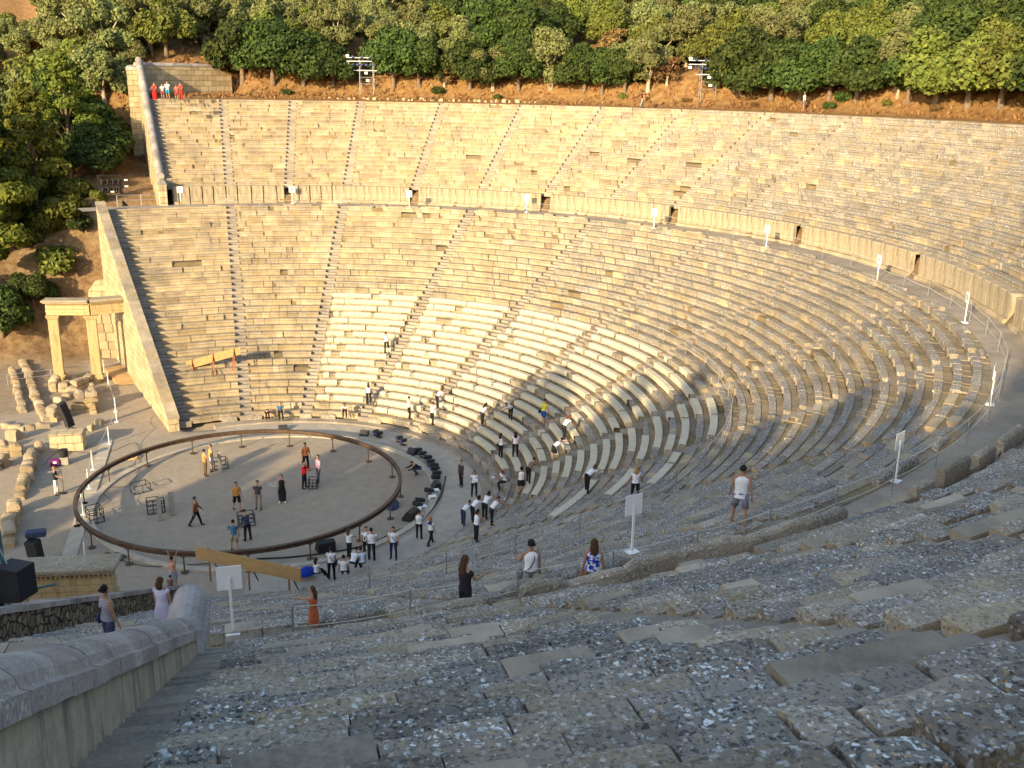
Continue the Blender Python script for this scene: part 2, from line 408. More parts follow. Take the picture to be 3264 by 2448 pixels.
MAT['olive_leaf'] = leaf_mat('olive_leaves', (0.095, 0.115, 0.040), (0.22, 0.235, 0.085))
MAT['yellow_leaf'] = leaf_mat('yellow_green_leaves', (0.075, 0.100, 0.018), (0.18, 0.20, 0.038))
MAT['pine_leaf'] = leaf_mat('pine_needles', (0.060, 0.085, 0.012), (0.165, 0.185, 0.022))
MAT['brown_leaf'] = leaf_mat('dry_brown_leaves', (0.12, 0.08, 0.03), (0.24, 0.15, 0.055))
def add_uv(o):
    me = o.data; uvl = me.uv_layers.new(name='uv')
    co = np.empty(len(me.vertices)*3); me.vertices.foreach_get('co', co); co = co.reshape(-1, 3)
    out = np.zeros((len(me.loops), 2))
    for p in me.polygons:
        n = p.normal
        if abs(n.z) < 0.75:
            tx, ty = -n.y, n.x; l = math.hypot(tx, ty) or 1; tx /= l; ty /= l
            for li in p.loop_indices:
                v = co[me.loops[li].vertex_index]; out[li] = (v[0]*tx+v[1]*ty, v[2])
        else:
            for li in p.loop_indices:
                v = co[me.loops[li].vertex_index]; out[li] = (v[0], v[1])
    uvl.data.foreach_set('uv', out.ravel())
    return o
# ------------------------------------------------------------------ the ground
def axis(lo, hi, a, b, fine, coarse):
    v = list(np.arange(lo, a, coarse))+list(np.arange(a, b, fine))+list(np.arange(b, hi+coarse, coarse)); return v
XS = axis(-160, 280, -30, 68, 0.7, 4.0); YS = axis(-130, 320, -68, 90, 0.7, 4.0)
g = MB(); rows = []
for y in YS:
    for x in XS:
        z = ground_z(x, y); r = math.hypot(x, y)
        gr = 1.0 if (r > 55.5 and not (abs(y) < 40 and x < 0)) else smooth(33, 38, abs(y))*0.55*max(0, min(1, 0.5+1.5*nz(x, y, .13, 9)))
        pale = 1.0-smooth(32, 36, abs(y)) if x < 15 else (1.0 if r < 20 else 0.0)
        if x < -12 and y > 20: pale *= 0.55
        g.v.append((x, y, z)); g.c.append((gr, pale, 0.5, 1))
nx = len(XS)
for j in range(len(YS)-1):
    for i in range(nx-1): g.f.append((j*nx+i, j*nx+i+1, (j+1)*nx+i+1, (j+1)*nx+i)); g.m.append(0)
tag(g.build('ground', MAT['earth'], smooth=True), kind='structure')
# stone kerb round the orchestra, the sunk walk outside it, the long threshold
def ring_band(name, ra, rb, z, mat, a0=-180, a1=180, n=160, gap=0.0, h=0.12, seglen=1.2, lip=0.0):
    mb = MB()
    L = (rb+ra)/2*R(a1-a0); ns = max(1, int(L/seglen))
    rnd = random.Random(5)
    for i in range(ns):
        t0 = R(a0)+(R(a1)-R(a0))*i/ns + gap/rb/2; t1 = R(a0)+(R(a1)-R(a0))*(i+1)/ns - gap/rb/2
        zz = z+rnd.uniform(-.006, .006); v = rnd.uniform(.42, .56)
        rowsb = []
        for k in range(4):
            t = t0+(t1-t0)*k/3; c, s = math.cos(t), math.sin(t)
            rowsb.append([(ra*c, ra*s, zz-h), (ra*c, ra*s, zz), (rb*c, rb*s, zz), (rb*c, rb*s, zz-h)])
        mb.grid(rowsb, c=(v, .2, .5, 1))
        mb.f.append(tuple(len(mb.v)-16+i for i in (0, 1, 2, 3))); mb.m.append(0)
        mb.f.append(tuple(len(mb.v)-16+i for i in (15, 14, 13, 12))); mb.m.append(0)
    return mb.build(name, mat)
tag(ring_band('orchestra_kerb', 9.75, 10.15, 0.075, MAT['kerb'], gap=0.012), kind='structure')
tag(ring_band('paved_walk', 10.45, 12.75, 0.022, MAT['paving'], -101, 101, gap=0.01, h=0.06, seglen=1.6), kind='structure')
tag(ring_band('bench_foot_step', 12.75, R1+0.15, 0.14, MAT['stair'], -101, 101, gap=0.012, h=0.3, seglen=1.1), kind='structure')
mb = MB()
for i in range(11):
    t0, t1 = i/11, (i+1)/11-0.002
    a = np.array([-9.55, 12.4]); b = np.array([-10.8, -8.6]); n = np.array([0.998, -0.06])*0.37
    p0, p1 = a+(b-a)*t0, a+(b-a)*t1
    mb.box(((p0[0]+p1[0])/2, (p0[1]+p1[1])/2, 0.0), (0.74, 1.88, 0.09), rz=-0.06, c=(.5, .2, .5, 1), bev=.01)
tag(mb.build('threshold_strip', MAT['kerb']), kind='structure')

# ------------------------------------------------------------------ the seating
theatre = empty('stone_theatre_seating', (0, 0, 0), label='huge ancient semicircular stone seating bowl filling the hillside, in two tiers cut by stairways', cat='theatre')
NEARD = 21.0
def seat_block(mb, c, s, r0, z0, rise, run, ta, tb, rnd, col4, clean, chip):
    rm = r0+run*.5; tm = (ta+tb)/2
    px, py = polar(c, s, rm, tm)
    x, y, dep = pj((px, py, z0))
    if not (dep > 0.4 and -500 < x < 3900 and -500 < y < 3700): 
        if dep > -6 and math.hypot(px-CAM[0], py-CAM[1]) < 9: pass
        else: return
    near = dep < NEARD
    j = 2.1 if near else 1.4
    dr0, dr1 = rnd.uniform(-.015, .015)*j, rnd.uniform(-.015, .015)*j
    dz0, dz1 = rnd.uniform(-.013, .013)*j, rnd.uniform(-.013, .013)*j
    if clean: dr0 = dr1 = -.02; dz0 = dz1 = 0.012
    und = 0.05
    if chip: dr0 += rnd.uniform(0, .14); dr1 += rnd.uniform(0, .14)
    bk = run+0.03
    low = -0.05 if not near else -0.085
    if not near:
        pr = [(und, -rise-.06), (und, -.17), (0.0, -.11), (0.0, -.012), (.012, 0.0), (.36, 0.0), (.385, low), (bk, low), (bk, -rise)]
        n = 1
    else:
        tr = [0.012+.348*k/7 for k in range(8)]; tr2 = [.385+(bk-.385)*k/5 for k in range(6)]
        pr = [(und, -rise-.06), (und, -.25), (und-.005, -.17), (0.005, -.12), (-.004, -.06), (0.0, -.018)]+[(u, 0.0) for u in tr]+[(u, low) for u in tr2]+[(bk, -rise)]
        n = max(3, int((tb-ta)*(r0+s)/0.085))
    rows = []
    for i in range(n+1):
        f = i/n; t = ta+(tb-ta)*f; row = []
        dr = dr0+(dr1-dr0)*f; dz = dz0+(dz1-dz0)*f
        for (u, v) in pr:
            k = max(0, 1-u/.3)
            uu, vv = u+dr*k, v+dz
            if near:
                X, Y = polar(c, s, r0+uu, t)
                nn = noise.noise(Vector((X*2.3, Y*2.3, z0*2.3))); n2 = noise.noise(Vector((X*9, Y*9, z0*9+5)))
                A = 0.25 if clean else 1.0
                vv += A*(0.028*nn+0.012*n2); uu += A*(0.030*noise.noise(Vector((X*3.1+9, Y*3.1, z0+v*6))) + .012*n2)*k
                e = min(f, 1-f)*(tb-ta)*(r0+s)
                if e < .06: vv -= (.06-e)*(.35 if not clean else .12)
                if u < .05 and v > -.03: vv -= .012*A
            X, Y = polar(c, s, r0+uu, t); row.append((X, Y, z0+vv))
        rows.append(row)
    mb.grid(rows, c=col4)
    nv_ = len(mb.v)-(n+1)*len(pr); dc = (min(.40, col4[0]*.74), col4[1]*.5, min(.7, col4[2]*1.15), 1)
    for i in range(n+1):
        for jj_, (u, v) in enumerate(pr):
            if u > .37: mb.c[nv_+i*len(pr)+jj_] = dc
    base = len(mb.v)-(n+1)*len(pr); L = len(pr)
    mb.f.append(tuple(base+i for i in range(L))); mb.m.append(0)
    mb.f.append(tuple(base+n*L+i for i in range(L))[::-1]); mb.m.append(0)

STW = 0.37
def NEARDROP(a): return smooth(-25, -65, a) if a > -65 else 1.0
def lich(a, dep):
    v = np.interp(a, [-110, 0, 25, 45, 70, 110], [1, 1, .9, .5, .32, .25]); return float(v)
def wedge(name, a0, a1, r_first, run, rise, nrow, zf, seed, label):
    am = (a0+a1)/2; side = abs(am)*WS > BR+0.01
    sg = 1 if am > 0 else -1
    c = CEN[sg] if side else np.zeros(2); s = SH if side else 0.0
    def ang(a):
        if side:
            t = abs(a)*WS
            return sg*R(BR+np.interp(t-BR, [0, 18*WS, 36*WS, 72*WS], [0, 18*K1, 18*(K1+K2), 18*(K1+3*K2)]))
        return R(a*WS)
    t0, t1 = ang(a0), ang(a1)
    if t0 > t1: t0, t1 = t1, t0
    rnd = random.Random(seed); mb = MB()
    bk = []
    for k in range(1 if (nrow == NU and am < -38) else 0, nrow):
        r0 = r_first+run*k; z0 = zf+rise*(k+1); W = STW/(r0+s)
        ta, tb = t0+W, t1-W
        if nrow == NU: z0 -= .42*NEARDROP(am)*(k+1)/nrow
        # backing under the row, behind the gaps
        nb = max(4, int((tb-ta)*(r0+s)/1.5))
        rws = []
        for i in range(nb+1):
            t = ta+.01/(r0)+(tb-ta-.02/r0)*i/nb; rws.append([(*polar(c, s, r0+.16, t), z0-rise-.09), (*polar(c, s, r0+.16, t), z0-.12), (*polar(c, s, r0+run+.17, t), z0-.12)])
        mb.grid(rws, c=(.28, .0, .6, 1))
        t = ta
        if a0 == -99 and zf > 5: t = ta+.30*(1-k/nrow)/(r0+s)
        restored = (a0 > 85 and zf < 5 and k > 3)
        while t < tb-1e-4:
            L = rnd.choice((.55, .7, .85, 1.0, 1.2, 1.5))*rnd.uniform(.85, 1.15)
            if restored and t > tb-0.72*(tb-ta): L *= 1.8
            te = t+L/(r0+s)
            if tb-te < .3/(r0+s): te = tb
            px, py = polar(c, s, r0+.3, (t+te)/2); dep = pj((px, py, z0))[2]
            clean = rnd.random() < (.13 if dep < 25 else .05) or (restored and rnd.random() < .5)
            chip = (not clean) and rnd.random() < (.32 if dep > 25 else .25)
            gap = rnd.choice((.008, .012, .018, .026, .035)) + (.07 if rnd.random() < .06 else 0)
            v = min(.72, max(.30, rnd.gauss(.5, .040 if dep > 30 else .06))); l = lich((a0+a1)/2, dep)*rnd.uniform(.55, 1.1)
            colr = (v, min(1, l), min(.7, max(.3, rnd.gauss(.5, .045))), 1)
            if clean: colr = (min(.62, v+.03), .05, .40 if dep < 25 else .5, 1)
            miss = rnd.random() < (.012 if dep > 25 else .03) and not clean
            if not miss:
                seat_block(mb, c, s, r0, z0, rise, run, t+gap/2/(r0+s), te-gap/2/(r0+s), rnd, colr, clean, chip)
            t = te
    if len(mb.v) == 0: return None
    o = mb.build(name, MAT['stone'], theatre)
    if label: o['label'] = label
    return o
for i in range(12):
    wedge('lower_seating_wedge', 108-18*(i+1), 108-18*i, R1, RUN, RISE, NL, Z0L, 100+i, None)
for i in range(22):
    a1 = 99-9*i
    c0 = PA(48, a1-4.5)
    wedge('upper_seating_wedge', a1-9, a1, R2, RUN2, RISE2, NU, Z0U, 200+i, None)
def stairway(a, r_first, run, rise, nrow, zf, seed):
    side = abs(a)*WS > BR+0.01; c, s, t = frame(a)
    rnd = random.Random(seed); mb = MB(); any_ = False
    for k in range(nrow*2):
        r0 = r_first+run*k/2; z1 = zf+rise*(k+1)/2
        if nrow == NU: z1 -= .42*NEARDROP(a)*(k+1)/(2*nrow)
        tt = t+(.15*(1-k/42)/r0 if a == -99 and nrow == NU else 0)
        x, y = polar(c, s, r0+run/4, tt)
        if not inview((x, y, z1), 500): continue
        v = rnd.uniform(.42, .56)
        dep = pj((x, y, z1))[2]
        W = .44 if abs(a) not in (108, 99) else .46
        off = 0 if abs(a) not in (108, 99) else (-.02 if a > 0 else .02)
        mb.box((x, y, z1-.20), (run/2+.10, W*2*.985, .40), rz=t, c=(v, rnd.uniform(.1, .6), .48, 1), bev=.012 if dep > 25 else .02)
    if len(mb.v): mb.build('stairway', MAT['stair'], theatre)
for i in range(13): stairway(108-18*i, R1+.02, RUN, RISE, NL, Z0L-.03, 300+i)
for i in range(23): stairway(99-9*i, R2+.02, RUN2, RISE2, NU, Z0U-.03, 400+i)
# fill between the stair flights of the wedges: top course at the rim
mb = MB(); rnd = random.Random(9)
a = -99.0
while a < 99:
    st = rnd.uniform(.9, 1.5)/55*57.3; am = a+st/2
    x, y = PA(RTOP+.30, am)
    if inview((x, y, ZTOP), 500): mb.box((x, y, ZTOP-.16-.42*NEARDROP(am)), (.62, st/57.3*(55)*.985, .34), rz=frame(am)[2], c=(rnd.uniform(.45, .62), .4, .5, 1), bev=.02)
    a += st
mb.build('rim_course', MAT['stone'], theatre)
# walkway between the tiers
mb = MB(); rows = []
for i in range(0, 217):
    a = -112+224*i/216
    rows.append([(*PA(RD0-.12, a), ZD-.02), (*PA(RD0+.9, a), ZD), (*PA(RD1+.1, a), ZD-.01)])
mb.grid(rows, c=(.52, .35, .5, 1)); mb.build('middle_walkway', MAT['stair'], theatre)
# podium wall above the walkway: upright slabs on a projecting foot course, worn cap stones
rnd = random.Random(11)
for i in range(11):
    aa, bb = -99+18*i, -99+18*(i+1)
    mb = MB(); ft = MB(); a = aa
    gapa = .45/40*57.3
    while a < bb-1e-3:
        st = rnd.uniform(.95, 1.5)/40*57.3
        if bb-a-st < .6: st = bb-a
        a2 = a+st
        lo = a+(gapa if abs(a-aa) < 1e-6 else .012/40*57.3); hi = a2-(gapa if abs(a2-bb) < 1e-6 else .012/40*57.3)
        am = (lo+hi)/2; r = RD1+.17+rnd.uniform(-.02, .02); x, y = PA(r, am)
        if inview((x, y, ZD), 400):
            mb.box((x, y, ZD+.22+.58), (.30, (hi-lo)/57.3*r*(1.03 if abs(am) < 73 else .80), 1.16+rnd.uniform(-.03, .03)), rz=frame(am)[2], c=(rnd.uniform(.44, .6), .45, .5, 1), bev=.02)
            ft.box((*PA(RD1+.02, am), ZD+.10), (.42, (hi-lo)/57.3*r*(1.03 if abs(am) < 73 else .80), .24), rz=frame(am)[2], c=(rnd.uniform(.44, .6), .2, .5, 1), bev=.02)
            if am > -34: mb.box((*PA(RD1+.36, am), ZD+.22+1.16+.07), (.66, (hi-lo)/57.3*r*(1.03 if abs(am) < 73 else .80), .20), rz=frame(am)[2], c=(rnd.uniform(.40, .52), .8, .5, 1), bev=.04)
        a = a2
    if mb.v:
        add_uv(mb.build('podium_wall', MAT['ashlar_grey'], theatre)); ft.build('podium_foot', MAT['stone'], theatre)
# steps from the walkway through the podium, and the rough upright slabs seen from behind on the near side
for i in range(11):
    a = -90+18*i; mb = MB()
    for k in range(5):
        x, y = PA(RD1-.05+.16*k, a)
        if inview((x, y, ZD), 300): mb.box((x, y, ZD+.15+.305*k-.2), (.30, .86, .40), rz=frame(a)[2], c=(rnd.uniform(.42, .54), .3, .5, 1), bev=.02)
    if mb.v: mb.build('podium_steps', MAT['stair'], theatre)
def upright(mb, a, L, H, seed):
    x, y = PA(RD1+.22, a); c_, s_, t_ = frame(a)
    rough_block(mb, x, y, ZD+1.28, L, .30, H, t_, seed, (rnd.uniform(.42, .54), .55, .45, 1), amp=.10)
def rough_block(mb, x, y, z, L, D, H, rz, seed, c, sub=4, amp=.12):
    """weathered upright block with an uneven top"""
    ns = max(2, int(L/.16)); rows = []
    M = Matrix.Rotation(rz, 3, 'Z')
    for i in range(ns+1):
        u = -L/2+L*i/ns
        ed_ = min(1.0, min(i, ns-i)*.16/.22)
        hh = H*(1+amp*2.2*noise.noise(Vector((u*1.4+seed, seed*1.3, 0)))+amp*.8*noise.noise(Vector((u*5+seed, 0, 3))))-(.16*H*(1-ed_))
        prof = [(-D/2, 0), (-D/2*.96, hh*.5), (-D/2*.9, hh*.86), (-D/2*.55, hh*.98), (0, hh*1.02), (D/2*.5, hh*.98), (D/2*.85, hh*.85), (D/2, hh*.45), (D/2, 0)]
        rr = []
        for (d, h) in prof:
            nn = noise.noise(Vector((u*3+seed, d*4, h*4)))*.05
            e = .04 if i in (0, ns) else 0
            p = M @ Vector((d*(1+nn*2.5)*(1-.12*(1-ed_)), u*(1-e/L if L else 1), 0)); rr.append((x+p.x, y+p.y, z+h+nn*.6))
        rows.append(rr)
    mb.grid(rows, c=c, caps=True)
rows = []
for i in range(81):
    a = -101+66*i/80; rows.append([(*PA(RD1+.05, a), 13.72), (*PA(R2+RUN2+.08, a), 13.74)])
mb = MB(); mb.grid(rows, c=(.40, .6, .5, 1)); mb.build('podium_floor', MAT['stair'], theatre)
a = -92.5
while a < -34:
    L = rnd.uniform(.9, 2.3); st = L/40.1*57.3; am = a+st/2
    if (am % 18) > .9 and (am % 18) < 17.1 and rnd.random() < .86:
        mb = MB(); upright(mb, am, L*.97, rnd.uniform(.34, .62), rnd.random()*60); mb.build('podium_slab_back', MAT['stone'], theatre)
    a += st+(rnd.uniform(.4, 1.6) if rnd.random() < .4 else .08)
# worn benches of honour along the inner edge of the walkway
rnd = random.Random(21)
a = -97.0
while a < 99:
    L = rnd.uniform(.9, 2.0); st = L/38*57.3; am = a+st/2
    am18 = abs(((am-0) % 18))
    x, y = PA(RD0-.28, am)
    ok = 1.0 < am18 < 17.0
    far = am > 15
    if ok and rnd.random() < (.35 if not far else .8) and inview((x, y, ZD), 300):
        H = rnd.uniform(.18, .36) if not far else rnd.uniform(.12, .3)
        mb = MB(); rough_block(mb, x, y, ZD-.06, L*.96, rnd.uniform(.26, .36) if not far else .5, H, frame(am)[2], rnd.random()*50, (rnd.uniform(.42, .55), .9 if not far else .5, .5, 1))
        mb.build('honour_bench_back', MAT['stone'], theatre)
    a += st+rnd.uniform(.0, .5)
# first row: worn thrones of the orchestra side
for i, a in enumerate(np.arange(-70, 96, 7.5)):
    if abs((a % 18)) < 2 or rnd.random() < .35: continue
    x, y = PA(R1+.12, a); mb = MB()
    rough_block(mb, x, y, .14, 1.1, .45, rnd.uniform(.30, .45), frame(a)[2], i*3.1, (.5, .8, .5, 1)); mb.build('worn_throne', MAT['stone'], theatre)

# ------------------------------------------------------------------ end walls (both ends alike, seen from inside and outside)
def wall_path(mb, pts, width, side, zbase, c=(.5, .3, .5, 1), out=True):
    """pts: (x, y, ztop); a solid wall with that inner line, thickness to the outside"""
    rows = []
    for i, (x, y, zt) in enumerate(pts):
        a = pts[max(0, i-1)]; b = pts[min(len(pts)-1, i+1)]
        d = Vector((b[0]-a[0], b[1]-a[1])); d.normalize(); n = Vector((-d.y, d.x))*side
        rows.append([(x, y, zbase), (x, y, zt), (x+n.x*width, y+n.y*width, zt), (x+n.x*width, y+n.y*width, zbase)])
    mb.grid(rows, closed=True, caps=True, c=c)
def coping_run(mb, pts, side, width, over, hgt, edge, seg=1.25, nprof=9, rnd=None, gap=.012, flat=False):
    """rounded coping stones following a sloping wall top"""
    P = [Vector(p) for p in pts]; 
    lens = [(P[i+1]-P[i]).length for i in range(len(P)-1)]; T = sum(lens)
    def at(s):
        s = max(0, min(T, s))
        for i, l in enumerate(lens):
            if s <= l or i == len(lens)-1: return P[i]+(P[i+1]-P[i])*(s/l), (P[i+1]-P[i]).normalized()
            s -= l
    s = 0
    while s < T-1e-3:
        e = min(T, s+seg*rnd.uniform(.75, 1.25))
        if T-e < .4: e = T
        rows = []; n = 6
        dzj = rnd.uniform(-.008, .008)
        for i in range(n+1):
            u = s+gap/2+(e-s-gap)*i/n; p, d = at(u); h = Vector((-d.y, d.x, 0)).normalized()*side
            w0, w1 = -over, width+over; row = [tuple(p+h*w0), tuple(p+h*w0+Vector((0, 0, edge)))]
            if flat: row += [tuple(p+h*w1+Vector((0, 0, edge)))]
            else:
                row.append(tuple(p+h*(w0+.05)+Vector((0, 0, edge+.015))))
                for k in range(nprof):
                    f = k/(nprof-1); aa = PI*(1-f)
                    row.append(tuple(p+h*((w0+w1)/2-math.cos(PI*f)*((w1-w0)/2-.06))+Vector((0, 0, edge+.02+(hgt-edge)*math.sin(PI*f)))))
                row.append(tuple(p+h*w1+Vector((0, 0, edge))))
            row.append(tuple(p+h*w1))
            row = [(a+.010*noise.noise(Vector((a*4, b*4, c_*4))), b, c_+dzj+.014*noise.noise(Vector((a*3, b*3, c_*3+7)))) for a, b, c_ in row]
            rows.append(row)
        mb.grid(rows, closed=True, caps=True, c=(rnd.uniform(.42, .58), rnd.uniform(.15, .6), rnd.uniform(.42, .58), 1))
        s = e
def upper_wall(sy):
    near = sy < 0; rnd = random.Random(31+sy)
    root = empty('upper_end_wall', (0, 0, 0), label=('long stone parapet wall with rounded coping in the lower left foreground' if near else 'tall stone wall closing the upper tier beside the pine trees'), cat='wall')
    def inner(y):                                              # inner face, just outside the last stairway
        return -4.45-0.10*(abs(y)-41.8) if near else -2.64-0.0697*(abs(y)-12.9)
    pts = [(inner(y), sy*y, 14.80+(y-41.4)*.538) for y in (41.4, 44, 46, 49, 52, 55, 58, 60.4)]
    side = 1 if not near else -1    # outside is -x
    # direction of pts is away from the orchestra
    mb = MB(); wall_path(mb, pts, .58, side, 8.0 if not near else 9.0)
    add_uv(mb.build('wall', MAT['plain_wall'] if near else MAT['ashlar'], root))
    mb = MB(); coping_run(mb, pts, side, .58, .07, .40, .17, rnd=rnd); mb.build('coping', MAT['coping'], root, smooth=False)
    # lower piece towards the walkway, gentler slope, ending in a pier
    q0 = [(inner(y)+(.02), sy*y, z) for y, z in ((39.3, 14.28), (40.4, 14.25), (41.38, 14.22))]
    mb = MB(); wall_path(mb, q0, .64, side, 11.0); add_uv(mb.build('end_pier', MAT['plain_wall'] if near else MAT['ashlar'], root))
    mb = MB(); coping_run(mb, q0, side, .64, .05, .46, .10, seg=2.2, rnd=rnd); mb.build('coping', MAT['coping'], root)
    px_ = inner(59.6)-.58
    mb = MB(); wall_path(mb, [(px_+.1, sy*59.4, 24.1), (px_+.1, sy*60.9, 24.3)], 1.15, side, 10.0); add_uv(mb.build('corner_pier', MAT['ashlar'], root))
    mb = MB(); coping_run(mb, [(px_+.1, sy*59.3, 24.1), (px_+.1, sy*61.0, 24.3)], side, 1.15, .06, .30, .14, rnd=rnd, seg=3); mb.build('coping', MAT['coping'], root)
    # return wall behind the top row
    a = Vector((inner(60.4)-.58, sy*60.4, 0)); b = Vector((3.4, sy*65.4, 0)); n = 8
    pp = [(a.x+(b.x-a.x)*i/n, a.y+(b.y-a.y)*i/n, 24.55-(0.35 if i == 7 else (.9 if i == 8 else 0))) for i in range(n+1)]
    if near: pp = pp
    mb = MB(); wall_path(mb, pp, .6, 1 if sy > 0 else -1, 12.0); add_uv(mb.build('return_wall', MAT['ashlar'], root))
    mb = MB(); coping_run(mb, pp[:-1], 1 if sy > 0 else -1, .6, .05, .34, .15, rnd=rnd, seg=1.1); mb.build('coping', MAT['coping'], root)
upper_wall(1); upper_wall(-1)
def lower_wall(sy):
    near = sy < 0; rnd = random.Random(61+sy)
    root = empty('lower_end_wall', (0, 0, 0), label=('low rubble wall with pale flat capstones below the parapet, left of the lower seats' if near else 'sunlit sloping wall closing the lower tier beside the stone gate'), cat='wall')
    c = CEN[sy]; t = frame(108*sy)[2]
    def pt(r, off=0.46):
        x, y = polar(c, SH, r, t); nx_, ny_ = -math.sin(t)*sy, math.cos(t)*sy
        return (x+nx_*off, y+ny_*off)
    pts = []
    for r in np.linspace(R1-.35, RD0-.3, 9):
        x, y = pt(r); pts.append((x, y, max(.9, Z0L+(r-R1)/RUN*RISE+RISE+(.35 if not near else .55))))
    side = 1 if sy > 0 else -1
    mb = MB(); wall_path(mb, pts, .70, side, -.3); add_uv(mb.build('wall', MAT['ashlar'] if not near else MAT['rubble_wall'], root))
    mb = MB(); coping_run(mb, pts, side, .70, .06, .2, .17, rnd=rnd, seg=1.3, flat=True); mb.build('capstone', MAT['coping'] if near else MAT['stone'], root)
    # side wall stepping out from it
    mb = MB(); wall_path(mb, [(-7.6, sy*38.6, 6.3), (-9.2, sy*38.9, 6.2), (-11.2, sy*39.2, 5.9), (-11.9, sy*39.3, 5.0)], .6, 1 if sy < 0 else -1, -.3); add_uv(mb.build('side_wall', MAT['ashlar'], root))
lower_wall(1); lower_wall(-1)

# ------------------------------------------------------------------ the stone gates of the two side entrances
def gate(sy, label):
    root = empty('stone_gate', (-10.75, 27.4, .30) if sy > 0 else (-10.6, -21.2, .45), label=label, cat='gate')
    M = MAT['gate_stone']
    def put(mb, name, par=root): return add_uv(mb.build(name, M, par))
    for x, y in ((-3.0, .25), (-.15, -.55), (2.95, 0.15)):
        mb = MB(); w_ = .74
        y = y*sy
        mb.box((x, y, .16), (w_+.22, w_+.16, .34), bev=.03); mb.box((x, y, 2.6), (w_, w_-.06, 4.6), bev=.02)
        mb.box((x-.19, y-sy*.30, 2.6), (.14, .05, 4.5)); mb.box((x+.19, y-sy*.30, 2.6), (.14, .05, 4.5))
        for k, (zz, ww) in enumerate(((4.98, .10), (5.08, .18), (5.16, .26))): mb.box((x, y, zz), (w_+ww, w_+ww-.05, .10), bev=.01)
        put(mb, 'pillar')
    mb = MB(); xm, L = -.05, 6.9
    # lintel in three fasciae following the row of pillars
    def seg(z, h, d, ov, nm=None, bev=.012):
        m2 = mb
        for (x0, y0, x1, y1) in ((-3.35-ov, .30, -.15, -.50), (-.15, -.50, 3.3+ov, .18)):
            y0 *= sy; y1 *= sy
            l = math.hypot(x1-x0, y1-y0); m2.box(((x0+x1)/2, (y0+y1)/2, z), (l+.02, d, h), rz=math.atan2(y1-y0, x1-x0), bev=bev)
    seg(5.36, .24, .60, 0); seg(5.60, .22, .68, .02); put(mb, 'lintel')
    mb = MB(); seg(5.90, .36, .62, 0); put(mb, 'frieze')
    mb = MB()
    for (x0, y0, x1, y1) in ((-3.4, .30, -.15, -.50), (-.15, -.50, 3.4, .18)):
        n = 22
        for k in range(n):
            f = (k+.5)/n
            for o in (-.40, .40): mb.box((x0+(x1-x0)*f, (y0+(y1-y0)*f)*sy+o, 6.14), (.085, .12, .12))
    put(mb, 'dentils')
    mb = MB(); seg(6.27, .12, 1.05, .12); seg(6.40, .16, 1.25, .22, bev=.03); root2 = put(mb, 'cornice'); root2.data.materials[0] = MAT['stone']
gate(1, 'sunlit ancient gate of three stone pillars with a dentilled cornice against the seating wall')
gate(-1, 'shaded stone gate seen from above, its lichened cornice showing at the lower left')
# stone behind the right opening of the far gate
mb = MB(); rnd = random.Random(3)
for k in range(6):
    for j in range(4): mb.box((-8.2-.75*j-.1*k, 33.4+.35*j, .4+.78*k), (.74, .8, .76), c=(rnd.uniform(.4, .6), .2, .5, 1), bev=.03, rz=-.35)
tag(mb.build('broken_masonry', MAT['rubble']), 'broken block masonry seen through the right opening of the far gate', 'wall')
# ------------------------------------------------------------------ white cushions laid out on the lower rows
rnd = random.Random(77)
ncu = 0
def in_shade_zone(r, a): return False
for wi in range(2, 9):                                  # wedges from 72 down to -54 degrees
    a1 = 108-18*wi; a0 = a1-18
    for k in range(1, 18):
        r0 = R1+RUN*k; z = Z0L+RISE*(k+1)
        if wi == 8 and (k < 8 or k % 3): continue
        if wi == 7 and k < 3: continue
        if wi == 2 and k == 1: continue
        t0, t1 = R(a0*WS)+STW/r0, R(a1*WS)-STW/r0
        t = t0+rnd.uniform(.05, .25)/r0
        while t < t1-.5/r0:
            n = rnd.choice((3, 4, 5, 6, 7, 8, 9)); n = min(n, int((t1-t)*r0/.46))
            if n < 1: break
            if rnd.random() < (.07 if wi < 6 else .30):
                t += n*.46/r0*.5; continue
            mb = MB(); jr = rnd.uniform(-.02, .02)
            for i in range(n):
                ta, tb = t+(i*.46+.009)/r0, t+((i+1)*.46-.009)/r0
                jj = jr+rnd.uniform(-.006, .006); skew = rnd.uniform(-.012, .012)
                pr = [(-.045, -.27), (-.052, -.25), (-.055, .02), (-.035, .055), (.33, .052), (.35, .03), (.35, .012), (-.012, .012), (-.015, -.27)]
                rows = [[(*polar(np.zeros(2), 0, r0+u+jj+(skew if q_ else -skew), tt), z+v) for (u, v) in pr] for q_, tt in ((0, ta), (1, tb))]
                mb.grid(rows, closed=True, caps=True)
            if mb.v and ncu < 300:
                o = mb.build('seat_cushion', MAT['cushion'])
                tag(o, 'white seat cushions set side by side along one stone row of the lower tier', 'cushion', 'white cushions laid out on the lower rows'); ncu += 1
            t += (n*.46+rnd.choice((.03, .06, .12, .30, .7)))/r0

